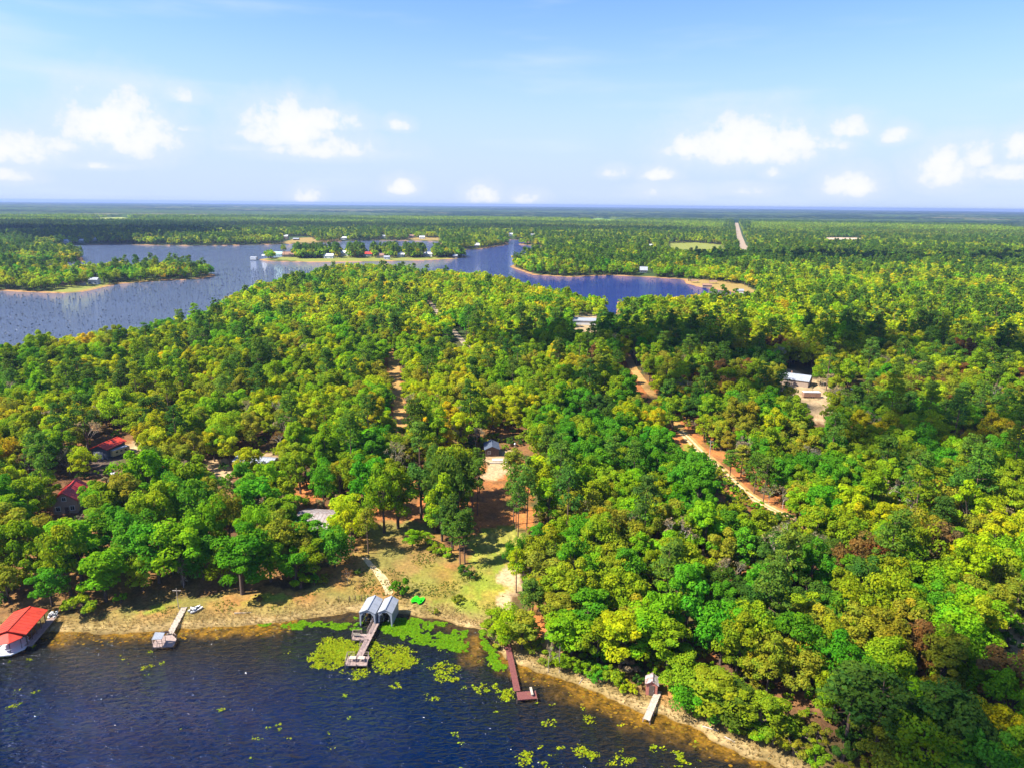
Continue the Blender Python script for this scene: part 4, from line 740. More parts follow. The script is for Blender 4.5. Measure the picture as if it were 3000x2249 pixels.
# ---- canopy dock
a, b, rz, L = dockframe((397, 1313), (366, 1370), .7)
e = thing('dock', 'pale plank dock with an angular end platform and small grey canopy', 'dock', (a[0], a[1], 0), rz)
dk = MB(); deck(dk, (0, -.5), (0, L), 1.25, .72); joists(dk, (0, -.5), (0, L), 1.25, .72); dk.build('walkway', m_wood2, e)
def loc(px, z=.7):
    p = gp(*px, z)-a; c_, s_ = math.cos(-rz), math.sin(-rz); return Vector((p[0]*c_-p[1]*s_, p[0]*s_+p[1]*c_))
pf = [loc(c2(1240, 682)), loc(c2(1405, 672)), loc(c2(1432, 612)), loc(c2(1390, 572)), loc(c2(1290, 590)), loc(c2(1245, 640))]
MB().slab([(p.x, p.y, .80) for p in pf], .18).build('platform', m_wood, e)
posts(e, [(p.x, p.y) for p in pf]+[(s*.65, y_) for y_ in np.linspace(.5, L-2, 5) for s in (-1, 1)], .95, m_wooddk, .08)
rl = MB()
for p, q in ((pf[5], pf[0]), (pf[0], pf[1]), (pf[2], pf[3])):
    rl.bar((p.x, p.y, 1.65), (q.x, q.y, 1.65), .05)
    for k in (0, .33, .66, 1): c_ = p.lerp(q, k); rl.bar((c_.x, c_.y, .7), (c_.x, c_.y, 1.65), .04)
rl.build('railing', m_wood, e)
cp = [loc(c2(1228, 612), 2.9), loc(c2(1312, 606), 2.9), loc(c2(1338, 562), 2.9), loc(c2(1258, 556), 2.9)]
mr_ = MB().slab([(cp[0].x, cp[0].y, 2.8), (cp[1].x, cp[1].y, 2.8), (cp[2].x, cp[2].y, 3.0), (cp[3].x, cp[3].y, 3.0)], .07)
for k in np.linspace(.05, .95, 7): p = cp[0].lerp(cp[1], k); q = cp[3].lerp(cp[2], k); mr_.bar((p.x, p.y, 2.83), (q.x, q.y, 3.03), .025, n=4)
cnp = mr_.build('canopy', m_galv, e)
for p in cp: posts(cnp, [(p.x*.96+.04*cp[0].x, p.y)], 2.8, m_wooddk, .05, .5)
bn = MB(); p = (pf[3]+pf[4])/2; bn.box((p.x, p.y-.1, 1.25), (1.6, .45, .06)); bn.box((p.x, p.y+.15, 1.55), (1.6, .06, .4))
for s in (-.7, .7): bn.box((p.x+s, p.y-.1, 1.02), (.08, .4, .42))
bench = thing('bench', 'wooden bench standing on the platform of the canopy dock', 'bench', (a[0], a[1], 0), rz); bn.build('seat', m_wooddk, bench)
# ---- twin boathouses
def boathouse(fr_px, bk_px, w, label, ramp):
    hw, hr = 2.3, .75; zt = hw+hr+.9; A_ = gp(*fr_px, zt); B_ = gp(*bk_px, zt); rz, L = axis(A_, B_); c = (A_+B_)/2
    e = thing('boathouse', label, 'boathouse', (c[0], c[1], .9), rz, 'twin grey metal boathouses'); gable(w, L-.3, hw, hr, .12, .06).build('roof', m_galv, e)
    wl = MB()
    for s in (-1, 1):
        wl.box((s*w/2, 0, hw/2-.25), (.08, L-.35, hw+.5))
        for y_ in np.arange(-L/2+.3, L/2-.2, .55): wl.box((s*(w/2+.05), y_, hw/2-.25), (.04, .06, hw+.48))
    wl.build('side_wall', m_galvw, e)
    g_ = MB(); y0 = -L/2+.17; g_.add([(-w/2, y0, hw), (w/2, y0, hw), (0, y0, hw+hr-.05), (-w/2, y0+.06, hw), (w/2, y0+.06, hw), (0, y0+.06, hw+hr-.05)], [(0, 1, 2), (5, 4, 3), (0, 3, 4, 1), (1, 4, 5, 2), (2, 5, 3, 0)])
    for s in (-1, 1):
        g_.add([(s*w/2, y0-.02, hw-.02), (s*(w/2-.95), y0-.02, hw-.02), (s*(w/2-.35), y0-.02, hw-.75), (s*(w/2-.22), y0-.02, -.8), (s*w/2, y0-.02, -.8)]+[(s*w/2, y0+.04, hw-.02), (s*(w/2-.95), y0+.04, hw-.02), (s*(w/2-.35), y0+.04, hw-.75), (s*(w/2-.22), y0+.04, -.8), (s*w/2, y0+.04, -.8)], [(0, 1, 2, 3, 4), (9, 8, 7, 6, 5), (0, 5, 6, 1), (1, 6, 7, 2), (2, 7, 8, 3), (3, 8, 9, 4), (4, 9, 5, 0)])
    g_.build('front_panel', m_galvw, e)
    bk = MB().box((0, L/2-.2, hw/2), (w-.1, .06, hw)); bk.build('rear_wall', m_galvw, e)
    for s in (-1, 1):
        for y_ in np.linspace(-L/2+.3, L/2-.3, 4): MB().bar((s*(w/2-.12), y_, -2.4), (s*(w/2-.12), y_, hw-.05), .07).build('post', m_steel, e)
    lf = MB()
    for s in (-1, 1): lf.box((s*.55, -.4, .2), (.14, L*.7, .12)); lf.bar((s*.55, -L*.35, .2), (s*.9, -L*.35, hw-.1), .035)
    lf.bar((-.9, -L*.35, 1.4), (-.9, -L*.32, 1.4), .22, n=10); lf.build('boat_lift', m_steel, e); return e
boathouse(c3(1035, 1068), c3(1102, 948), 3.3, 'left of the twin grey boathouses, wider pale roof, angled opening', 0)
boathouse(c3(1179, 1066), c3(1236, 953), 2.9, 'right of the twin grey boathouses, narrower, beside the round bush', 1)
a, b, rz, L = dockframe(c3(1130, 1135), c3(975, 1440), .8)
e = thing('dock', 'long grey plank dock with side landing below the twin boathouses', 'dock', (a[0], a[1], 0), rz)
dk = MB(); deck(dk, (0, -1), (0, L), 1.3, .82); joists(dk, (0, -1), (0, L), 1.3, .82); dk.build('walkway', m_wood, e)
def platform(px4, z=.84, nm='platform'):
    P = [loc(p, z) for p in px4]; m_ = MB(); c0 = (P[0]+P[3])/2; c1_ = (P[1]+P[2])/2; w_ = ((P[0]-P[3]).length+(P[1]-P[2]).length)/2
    deck(m_, c0, c1_, w_, z); joists(m_, c0, c1_, w_, z); m_.build(nm, m_wood, e); posts(e, [(p.x, p.y) for p in P]+[((P[0].x+P[1].x)/2, (P[0].y+P[1].y)/2)], z+.35, m_wooddk, .08); return P
P1_ = platform([c3(915, 1305), c3(1045, 1312), c3(1068, 1258), c3(925, 1262)]); P2_ = platform([c3(862, 1512), c3(1040, 1518), c3(1052, 1440), c3(880, 1440)])
posts(e, [(s*.68, y_) for y_ in np.linspace(.5, L-1.5, 8) for s in (-1, 1)], 1.0, m_wooddk, .08)
rl = MB()
def rail(p, q, z0=.85, z1=1.8):
    n = max(2, int((p-q).length/1.6)+1); rl.bar((p.x, p.y, z1), (q.x, q.y, z1), .05); rl.bar((p.x, p.y, (z0+z1)/2), (q.x, q.y, (z0+z1)/2), .03)
    for i in range(n): c_ = p.lerp(q, i/(n-1)); rl.bar((c_.x, c_.y, z0-.1), (c_.x, c_.y, z1), .045)
for seq in (((P2_[0], P2_[3]), (P2_[3], P2_[3].lerp(P2_[2], .35))), ((P2_[1], P2_[2]), (P2_[3].lerp(P2_[2], .65), P2_[2])), ((Vector((.7, 1)), Vector((.7, 5.5))),), ((Vector((.7, 7.5)), Vector((.7, L-2.2))),), ((P1_[3], P1_[0]), (P1_[3], P1_[3].lerp(P1_[2], .5)))):
    rl = MB()
    for p, q in seq: rail(p, q)
    rl.build('railing', m_wood, e)
dA, dRz = a, rz
def onloc(P, name, label, cat, group=None):
    c_, s_ = math.cos(dRz), math.sin(dRz); return thing(name, label, cat, (dA[0]+P.x*c_-P.y*s_, dA[1]+P.x*s_+P.y*c_, .86), dRz, group)
for k, lab in ((.3, 'left pale weathered table on the end platform of the long dock'), (.7, 'right pale weathered table on the end platform of the long dock')):
    c_ = (P2_[0].lerp(P2_[1], k)+P2_[3].lerp(P2_[2], k))/2; tb = onloc(c_, 'table', lab, 'table', 'pale tables on the dock platform')
    MB().box((0, 0, .72), (1.25, .9, .06)).build('tabletop', m_wood2, tb)
    for sx_ in (-1, 1):
        for sy_ in (-1, 1): MB().box((sx_*.62, sy_*.4, .35), (.09, .09, .68)).build('leg', m_wood, tb)
c_ = (P1_[0]+P1_[3])/2*.72+(P1_[1]+P1_[2])/2*.28; tb = onloc(c_, 'bench', 'weathered bench seat on the side landing of the long dock', 'bench'); MB().box((0, 0, .45), (1.5, .45, .06)).build('seat', m_wood2, tb); MB().box((0, .25, .75), (1.5, .05, .5)).build('backrest', m_wood2, tb)
for s in (-.6, .6): MB().box((s, 0, .2), (.08, .4, .42)).build('leg', m_wood2, tb)
# ---- L dock
z = .75; a, b, rz, L = dockframe((1093, 1376), (1119, 1500), z)
e = thing('dock', 'dark red-brown L-shaped dock reaching out from the sandy bank', 'dock', (a[0], a[1], 0), rz)
dk = MB(); deck(dk, (0, -1.5), (0, L-1.0), 1.15, z+.02); joists(dk, (0, -1.5), (0, L-1.0), 1.15, z); dk.build('walkway', m_comp, e)
A0 = loc((1117, 1494), z); B0 = loc((1157, 1491), z); B1 = loc((1161, 1508), z); A1 = loc((1117, 1511), z)
dk = MB(); deck(dk, (A0+A1)/2+Vector((.0, 0)), (B0+B1)/2, ((A0-A1).length+(B0-B1).length)/2, z+.03); joists(dk, (A0+A1)/2, (B0+B1)/2, (A0-A1).length, z); dk.build('platform', m_comp, e)
posts(e, [(p.x, p.y) for p in (A0, A1, B0, B1)]+[(s*.6, y_) for y_ in np.linspace(0, L-2, 6) for s in (-1, 1)], z+.06, m_wooddk, .08)
p = gp(1148, 1492, z+.4); bn = thing('bench', 'narrow pale bench on the end of the red-brown dock', 'bench', (p[0], p[1], z+.05), rz)
MB().box((0, 0, .44), (.42, 2.0, .06)).build('seat', m_wood2, bn)
for s in (-.8, .8): MB().box((0, s, .2), (.36, .08, .42)).build('leg', m_wood2, bn)
# ---- pink shed and plank dock
sh = gpl(1411, 1493); frp = gp(1396, 1556, .6); a = gp(1420, 1499, .6); b = frp; rz, L = axis(a, b)
e = thing('dock', 'short pale plank dock running out from the pink shed', 'dock', (a[0], a[1], 0), rz)
dk = MB(); deck(dk, (0, -.8), (0, L), 1.15, .85, .25, .05); joists(dk, (0, -.8), (0, L), 1.15, .85); dk.build('walkway', m_wood2, e); posts(e, [(s*.6, y_) for y_ in np.linspace(.3, L-.2, 4) for s in (-1, 1)], .95, m_wood, .08)
house('shed', 'small pink shed with a streaky rusty metal roof at the bank', 'shed', (1407, 1493), 2.0, 1.9, R(-12), 2.3, .65, m_pink, m_rustroof, door=.9*0+.001, ov=.22)
# ---- cabin, garage, other houses
house('cabin', 'tan gabled cabin with dark red metal roof among the left trees', 'house', (157, 1092), 6.0, 10.5, rzf((127,1103),(172,1099)), 3.9, 2.2, m_tan, m_redk, wins=[(-1.75, 1.6, 1.0, 1.3), (1.75, 1.6, 1.0, 1.3), (0, 4.3, .9, 1.1)], side=[(1, -3, 1.7, 1, 1.2), (1, 1, 1.7, 1, 1.2)], door=.35)
house('garage', 'dark slate garage with white roller door and bright red roof', 'garage', (237, 981), 5.6, 8.6, rzf((213,987),(239,989)), 3.6, 1.1, m_dkw, m_red, garage=(-.6, 3.6, 2.5), side=[(1, .5, 1.6, .8, 1.9)], ov=.5)
def trailer(px, rz, L, W_, H_, mw, mroof, label, wins=3):
    p = gpl(*px); e = thing('trailer', label, 'trailer', (p.x, p.y, p.z), rz)
    MB().box((0, 0, .55+H_/2), (W_, L, H_), top=.97).build('body', mw, e); MB().box((0, 0, .55+H_+.06), (W_+.06, L+.06, .12), top=.94).build('roof', mroof, e)
    for s in (-1, 1):
        for y_ in (-.5, .5): MB().bar((s*(W_/2-.05), y_, .35), (s*(W_/2+.12), y_, .35), .35, n=12).build('wheel', m_black, e)
    for i in range(wins): MB().box((W_/2+.0, -L/2+(i+1)*L/(wins+1), .55+H_*.62), (.06, .7, .5)).build('window', m_glass, e)
    MB().bar((0, -L/2, .5), (0, -L/2-1.1, .45), .06).build('hitch', m_steel, e); return e
trailer((259, 982), rzf((247,986),(258,989)), 6.2, 2.3, 2.0, m_cream, m_galv, 'cream box trailer with pale grey roof beside the dark garage')
house('house', 'low house with stained shingle roof behind the emerald tree', 'house', (686, 1140), 11, 8.5, R(84), 2.7, 1.7, m_wooddk, m_stain, side=[(1, -2, 1.5, 1, 1), (1, 2, 1.5, 1, 1)], ov=.6)
house('house', 'long white-roofed mobile home half hidden by yellow-green oaks', 'house', (556, 1008), 5.5, 13, R(80), 2.6, .9, m_white, m_galv, side=[(1, -4, 1.5, 1, 1), (1, 0, 1.5, 1, 1), (1, 4, 1.5, 1, 1)])
house('house', 'dark grey-roofed house deep in shade left of the yard light', 'house', (1062, 978), 4.6, 6.5, R(5), 2.6, 1.0, m_wooddk, m_dkw, wins=[(-1, 1.5, .8, 1)], door=.9)
house('house', 'house with grey metal gable roof beside the sandy yard', 'house', (1716, 828), 10, 14, R(58), 2.9, 1.9, m_tan, m_galv, wins=[(-2.5, 1.6, 1, 1.1), (2.5, 1.6, 1, 1.1)], side=[(1, -3, 1.5, 1, 1), (1, 3, 1.5, 1, 1)], door=.01, chim=(1.5, 2))
trailer((1752, 858), R(88), 7.6, 2.6, 2.1, m_brown, m_white, 'dark-sided trailer with white roof in the sandy yard', 2)
house('house', 'large white-roofed building in the gap below the lake notch', 'house', (1262, 699), 12, 20, R(84), 3.0, 1.2, m_white, m_galv, side=[(1, -6, 1.6, 1, 1), (1, 0, 1.6, 1, 1), (1, 6, 1.6, 1, 1)])
house('house', 'grey-green roof glimpsed among crowns below the banner trees', 'house', (912, 832-10), 8, 9, R(70), 2.8, 1.3, m_tan, m_teal) if False else None
house('house', 'pale grey roof peeking out behind the round emerald oak', 'house', (376, 1052), 5, 9, R(75), 2.7, 1.0, m_white, m_galv)
# jeep-like vehicle
def truck(px, rz, label):
    p = gpl(*px); e = thing('utility_vehicle', label, 'vehicle', (p.x, p.y, p.z), rz)
    MB().box((0, 0, .85), (1.8, 4.2, .7), top=.95).box((0, 1.4, 1.25), (1.6, 1.2, .16)).build('body', m_white, e); MB().box((0, -.5, 1.55), (1.6, 2.0, .7), top=.85).build('cabin', m_glass, e); MB().box((0, -.5, 1.94), (1.4, 1.75, .07)).build('roof', m_black, e)
    for s in (-1, 1):
        for y_ in (-1.35, 1.35): MB().bar((s*.72, y_, .4), (s*.95, y_, .4), .4, n=14).build('wheel', m_black, e)
    for s in (-1, 1): MB().box((s*.6, 2.11, .95), (.3, .04, .2)).build('headlight', m_cream, e)
truck((1846, 842), R(120), 'white and black utility vehicle parked in a gap between trees')
# orange equipment and pole near garage
p = gpl(*c1(735, 440)); e = thing('storage_bin', 'orange bin with white lid by the tall pole', 'bin', (p.x, p.y, p.z), .3); MB().box((0, 0, .7), (1.5, 1.3, 1.4)).build('body', m_orange, e); MB().box((-.1, .1, 1.52), (1.6, 1.4, .24), top=.8).build('lid', m_white, e)
def pole(px, top, label, arm=True, mt=None, r=.13, lamp=False, dish=False):
    p = gpl(*px); lo, hi = 1, 25
    for _ in range(25):
        md = (lo+hi)/2
        if proj(np.array([p.x]), np.array([p.y]), np.array([p.z+md]))[1][0] > top: lo = md
        else: hi = md
    e = thing('utility_pole', label, 'pole', (p.x, p.y, p.z)); MB().bar((0, 0, -.5), (0, 0, lo), r, r*.7, 8).build('post', mt or m_wooddk, e)
    if arm: MB().box((0, 0, lo-.5), (1.8, .12, .12)).build('crossarm', mt or m_wooddk, e)
    if lamp: MB().bar((0, 0, lo-.1), (0, 0, lo+.15), .35, .3, 12).add(*(lambda q: (q.v, q.f))(MB().bar((0, 0, lo+.15), (0, 0, lo+.4), .3, .08, 12))).build('lamp_head', m_white, e)
pole(c1(737, 455), 995, 'tall thin pole beside the orange bin', False, r=.10); pole((1531, 1006), 950, 'utility pole in the grass left of the wheel tracks', True, m_wood2, .14)
pole((386, 1313), 1270, 'thin crooked pole on the bank by the canopy dock', True, m_wood2, .09); pole((1112, 985), 958, 'short pole with a round white yard light', False, m_white, .06, lamp=True)
pole((1208, 1452), 1395, 'thin bare pole among shrubs right of the brown dock', False, m_wood2, .06)
# patio slabs by the centre house
p = gpl(1079, 993); e = thing('patio', 'pale concrete patio slab at the head of the orange clearing', 'patio', (p.x, p.y, p.z+.05), .05); MB().box((0, 0, .06), (5.0, 2.2, .2)).build('slab', m_conc, e); MB().box((-.6, -3.2, .2), (5.4, .3, .5)).build('low_wall', m_conc, e)
p = gpl(1095, 998); e = thing('walkway', 'pale concrete walk beside the patio slab', 'walkway', (p.x, p.y, p.z+.04), .05); MB().box((0, 0, .03), (1.3, 8, .14)).build('paving', m_conc, e)
# ---- boats
def pedal_boat(px, rz, label, mt, two=True, dark=None, L=2.6, W_=1.5, z=None, name='paddle_boat'):
    p = gpl(*px); e = thing(name, label, 'boat', (p.x, p.y, p.z+.02), rz)
    def hull(cx, w):
        m_ = MB(); n = 9; V = []
        for i in range(n):
            tt = i/(n-1); y_ = (tt-.5)*L; k = (1-abs(2*tt-1)**3)**.5*.92+.08
            for sx_, zz_, kk in ((-1, .38, 1), (-.7, 0.0, .8), (.7, 0.0, .8), (1, .38, 1)): V.append((cx+sx_*w/2*k*kk, y_, zz_+.08*abs(2*tt-1)**2))
        F_ = [(i*4+j, i*4+j+1, i*4+j+5, i*4+j+4) for i in range(n-1) for j in range(3)]+[(i*4+3, i*4, i*4+4, i*4+7) for i in range(n-1)]
        return m_.add(V, F_+[(0, 1, 2, 3), (n*4-1, n*4-2, n*4-3, n*4-4)])
    if two:
        for s in (-1, 1): hull(s*W_*.32, W_*.42).build('hull', mt, e)
        MB().box((0, -.1, .42), (W_*.72, L*.6, .12)).build('deck', dark or mt, e)
        for s in (-1, 1):
            st_ = MB().box((s*W_*.22, -.35, .58), (W_*.3, .5, .2)); st_.box((s*W_*.22, -.66, .78), (W_*.3, .12, .5)); st_.build('seat', mt, e)
        MB().box((0, .35, .6), (.16, .5, .26)).build('console', mt, e)
    else:
        hull(0, W_).build('hull', mt, e)
        MB().box((0, 0, .40), (W_*.62, L*.7, .05)).build('deck', dark or mt, e)
        for y_ in (-.8, .1, .9): MB().box((0, y_*L/3.4, .5), (W_*.8, .28, .06)).build('seat', mt, e)
    return e
pedal_boat(c2(430, 425), R(18), 'white twin-seat paddle boat pulled up beside the red boathouse', m_white, True, m_black)
pedal_boat(c2(1585, 378), R(-35), 'white and black paddle boat lying right of the canopy dock', m_white, True, m_black, L=2.9)
pedal_boat(c3(1448, 995), R(-18), 'bright green paddle boat on the grass right of the boathouses', m_green, True, None, 2.6, 2.5)
pedal_boat((1461, 1475), R(4), 'pale jon boat left standing in the trees above the pink shed', m_wood2, False, m_wood, 3.6, 1.3, name='jon_boat')
# ---- posts along the bank left of the boathouses
for i, q in enumerate([(812, 995), (897, 1000), (945, 990), (993, 995), (1025, 1000)]):
    p = gpl(*c3(*q)); o = MB().bar((0, 0, -.3), (0, 0, 1.3+.2*(i % 2)), .07, .06, 7).build('fence_post', m_wooddk); o.location = (p.x, p.y, p.z)
    tag(o, ['leftmost', 'second', 'third', 'fourth', 'fifth'][i]+' fence post from the left on the bank left of the boathouses', 'post', 'fence posts on the bank')
# fallen logs
for a_, b_, r_, lab in ((c6(1820, 905), c6(1945, 945), .13, 'fallen pale log on the sand at the lower right shore'), (c6(820, 560), c6(855, 515), .08, 'short driftwood branch on the bank below the shrubs'), (c2(1900, 404), c2(2035, 400), .10, 'thin grey log on the bank right of the canopy dock'), (c6(2000, 990), c6(2080, 1035), .12, 'dark fallen log at the lower right shore')):
    p, q = gpl(*a_), gpl(*b_); o = MB().bar((0, 0, .12), (q.x-p.x, q.y-p.y, q.z-p.z+.14), r_, r_*.5, 7).build('log', m_grey); o.location = p; tag(o, lab, 'log')
# ---- houses round the far shores (front faces the water)
FARH = [((204,613), 10, 13, 4.5, 2, m_white, m_galv, 95, 'pale two-storey house on the lawn of the left point'), ((175,616), 8, 11, 3.2, 1.6, m_tan, m_brown, 85, 'brown-roofed cottage left of the pale house on the left point'), ((140,616), 8, 10, 3, 1.5, m_brown, m_brown, 85, 'small brown house behind the left point trees'),
 ((603,553), 14, 22, 4, 3, m_teal, m_teal, 75, 'house with pale green roof near the island tip'), ((625,555), 16, 26, 4, 4, m_tan, m_brown, 95, 'large brown-roofed house with dark gable on the island'), ((571,556), 6, 9, 3, 1.5, m_white, m_white, 90, 'tiny white cottage at the left tip of the island'),
 ((711,558), 12, 20, 4, 3, m_white, m_white, 90, 'white-roofed house close to the water mid island'), ((743,552.5), 12, 22, 5, 3, m_white, m_white, 88, 'taller white house behind the lawn mid island'), ((795,553.5), 12, 20, 4, 3, m_white, m_red, 90, 'red-roofed house on the island'), ((822,557), 12, 16, 4, 3, m_tan, m_brown, 90, 'brown-roofed waterside house right of the red-roofed one'), ((836,560), 8, 12, 3.5, 2, m_white, m_galv, 90, 'grey-roofed boathouse at the island water edge'), ((866,555), 12, 18, 4, 2, m_white, m_white, 85, 'white house right of the brown-roofed waterside house'), ((926,554), 14, 20, 4.5, 2.5, m_white, m_white, 80, 'bright white house toward the right end of the island'), ((983,557), 8, 11, 3.2, 2, m_tan, m_galv, 90, 'small grey-roofed cottage near the right tip of the island'),
 ((618,517), 12, 14, 7, 3, m_tan, m_white, 90, 'tall tan house on the bare clay slope across the lake'), ((640,519), 10, 18, 3, 2, m_wooddk, m_galv, 90, 'low grey shed on the clay slope across the lake'), ((743,518), 12, 18, 4, 3, m_white, m_white, 90, 'white shoreline house behind the island, leftmost'), ((830,514), 12, 18, 4, 3, m_white, m_galv, 90, 'pale grey-roofed house behind the island, middle'), ((888,514), 14, 20, 5, 3, m_tan, m_brown, 90, 'brown-roofed house behind the island on tan lawn'), ((912,516), 12, 18, 4, 3, m_white, m_white, 90, 'white-roofed house behind the island, rightmost'), ((1104,511), 14, 20, 6, 3, m_white, m_white, 90, 'white house at the head of the narrow channel'), ((1150,511), 12, 20, 4, 3, m_white, m_white, 90, 'white house right of the channel head'), ((1030,534), 12, 16, 4, 4, m_tan, m_white, 90, 'white-roofed cottage on the wooded point before the channel'), ((1390,589), 11, 13, 3.5, 4, m_dkw, m_galv, 80, 'grey hip-topped house in the trees of the right peninsula'), ((1468,499), 14, 30, 4, 2, m_white, m_white, 90, 'long white farm roof in the far woods'), ((1406,534), 14, 20, 4, 2, m_white, m_white, 88, 'white roof among the trees above the right peninsula'), ((145,526), 14, 20, 5, 3, m_white, m_galv, 90, 'grey-roofed house at the head of the left bay'), ((176,524), 14, 18, 4, 3, m_white, m_white, 90, 'white house on the left bay shore'), ((205,521), 12, 16, 4, 3, m_white, m_white, 90, 'small white roof behind the left bay shore'), ((1697,619), 0, 0, 0, 0, None, None, 0, '')]
for (px, w, l, hw, hr, mw, mr, dg, lab) in FARH:
    if w: house('house', lab, 'house', px, w*.72, l*.72, R(dg), hw, hr, mw, mr, side=[(-1, -l*.2, 1.6, 1.4, 1.3), (-1, l*.2, 1.6, 1.4, 1.3)] if dg > 0 else (), wins=[(0, 1.6, 1.4, 1.3)])
for px, L_, lab in (((549, 561), 12, 'boathouse standing off the left tip of the island'), ((1527, 622), 12, 'brown boathouse at the edge of the right cape lawn'), ((1598, 634), 8, 'white boathouse at the end of the right cape shore')):
    p = gp(*px, 0); house('boathouse', lab, 'boathouse', Vector((p[0], p[1], .6)), 6, L_*.8, R(80), 2.6, 1.3, m_white if 'brown' not in lab else m_tan, m_galv if 'brown' not in lab else m_brown)
for px, lab in (((1500, 611), 'left picnic shelter on the right cape lawn'), ((1540, 613), 'right picnic shelter on the right cape lawn')):
    p = gpl(*px); e = thing('picnic_shelter', lab, 'shelter', p, R(85)); gable(4, 8, 2.5, .9).build('roof', m_brown, e); posts(e, [(a*1.8, b*3.6) for a in (-1, 1) for b in (-1, 1)], 2.5, m_wooddk, .1, 0)
# radio mast on the horizon
p = gp(418, 455, 0); e = thing('radio_mast', 'thin radio mast standing on the far left horizon', 'mast', (p[0], p[1], 0)); MB().bar((0, 0, 0), (0, 0, 75), 1.2, .8, 4).build('pole', m_steel, e)
# ================================================================== FLOATING PLANTS
def infill(poly, dens):
    P = W(poly); a = np.array(P); x0, y0 = a.min(0); x1, y1 = a.max(0); n = int((x1-x0)*(y1-y0)*dens)+1
    x = x0+rng.random(n)*(x1-x0); y = y0+rng.random(n)*(y1-y0); k = pip(x+(vn(x, y, 1.0, 7)-.5)*1.6, y+(vn(x, y, 1.0, 8)-.5)*1.6, P); return x[k], y[k]
def pads(name, x, y, r, mt, label, z=.05, lift=.0):
    n = len(x); a = rng.random(n)*6.283; ang = a[:, None]+np.arange(6)[None]*1.0472; rad = r[:, None]*(.75+.4*rng.random((n, 6)))
    tl = rng.normal(size=(n, 2))*lift; X_ = np.cos(ang)*rad*(1.15); Y_ = np.sin(ang)*rad*.8; V = np.stack([x[:, None]+X_, y[:, None]+Y_, z+rng.random((n, 1))*.03+X_*tl[:, :1]+Y_*tl[:, 1:]+0*X_], -1).reshape(-1, 3)
    c = (.75+.5*rng.random(n)); h = rng.normal(size=n)*.12; colr = np.repeat(np.stack([c*(1+h), c, c*(1-h), np.ones(n)], -1), 6, 0)
    me = rawmesh(name, V, np.arange(n*6).reshape(-1, 6), mt, {'leafvar': ('FLOAT_COLOR', 'POINT', colr)}); o = ob(name, me); return tag(o, label, 'water plants', kind='stuff')
m_pad = leafmat('lily_pad', False); m_duck = leafmat('duckweed', False)
DK = [[c3(*q) for q in P] for P in ([(350,1190),(430,1165),(520,1150),(650,1165),(820,1172),(950,1185),(1000,1215),(930,1232),(850,1228),(700,1212),(600,1215),(420,1225),(360,1215)], [(915,1120),(990,1108),(1010,1180),(935,1180)], [(150,1180),(260,1165),(270,1190),(190,1200)], [(1130,1230),(1170,1160),(1290,1130),(1480,1140),(1620,1168),(1700,1185),(1650,1205),(1560,1195),(1530,1250),(1570,1290),(1620,1260),(1700,1250),(1740,1215),(1820,1205),(1850,1240),(1830,1300),(1855,1400),(1760,1412),(1650,1385),(1500,1340),(1400,1325),(1250,1270)])]+[[c4(*q) for q in [(1398,425),(1440,440),(1490,500),(1540,600),(1620,700),(1590,745),(1500,715),(1455,620),(1430,520)]]]
xs, ys = [], []
for P in DK:
    x, y = infill(P, 48); k = fbm(x, y, 2.4, 31)*.7+.3*vn(x, y, .6, 5) < .62; xs.append(x[k]); ys.append(y[k])
x, y = np.concatenate(xs), np.concatenate(ys); o = pads('duckweed_mat', x, y, .10+.16*rng.random(len(x)), m_duck, 'bright lime green duckweed mats along the shore by the boathouses', .03, .25); o.color = (.15, .31, .008, 1)
LL = [([c3(*q) for q in P], dn) for P, dn in (([(700,1300),(850,1285),(1000,1310),(985,1380),(920,1440),(850,1500),(800,1560),(700,1540),(600,1500),(560,1440),(640,1400)], 7), ([(700,1340),(860,1300),(960,1340),(900,1430),(820,1500),(720,1500)], 8), ([(1050,1300),(1180,1350),(1340,1330),(1420,1440),(1490,1500),(1350,1540),(1180,1580),(1060,1530)], 5), ([(1150,1370),(1330,1370),(1400,1460),(1250,1540),(1150,1480)], 5), ([(1560,1540),(1620,1480),(1740,1500),(1800,1580),(1780,1640),(1600,1650)], 3.5), ([(800,1560),(1060,1540),(1050,1640),(900,1640)], 3.2), ([(590,1400),(660,1330),(720,1310),(600,1440)], 1.5))]
LL += [([c4(*q) for q in P], dn) for P, dn in (([(1310,830),(1450,835),(1460,900),(1380,930)], 2.6), ([(1440,840),(1600,860),(1600,930),(1500,920)], 1.8), ([(1590,870),(1680,865),(1690,985),(1580,975)], 6), ([(1790,970),(1860,980),(1860,1015),(1800,1005)], 3), ([(655,840),(740,830),(745,870),(665,875)], 4), ([(520,870),(590,860),(585,900),(540,900)], 3), ([(290,920),(340,920),(335,950),(295,950)], 5), ([(950,920),(1065,925),(1060,975),(955,965)], 3.5), ([(0,560),(70,570),(100,690),(20,660)], 1.3), ([(380,740),(500,740),(470,810),(380,800)], 3))]
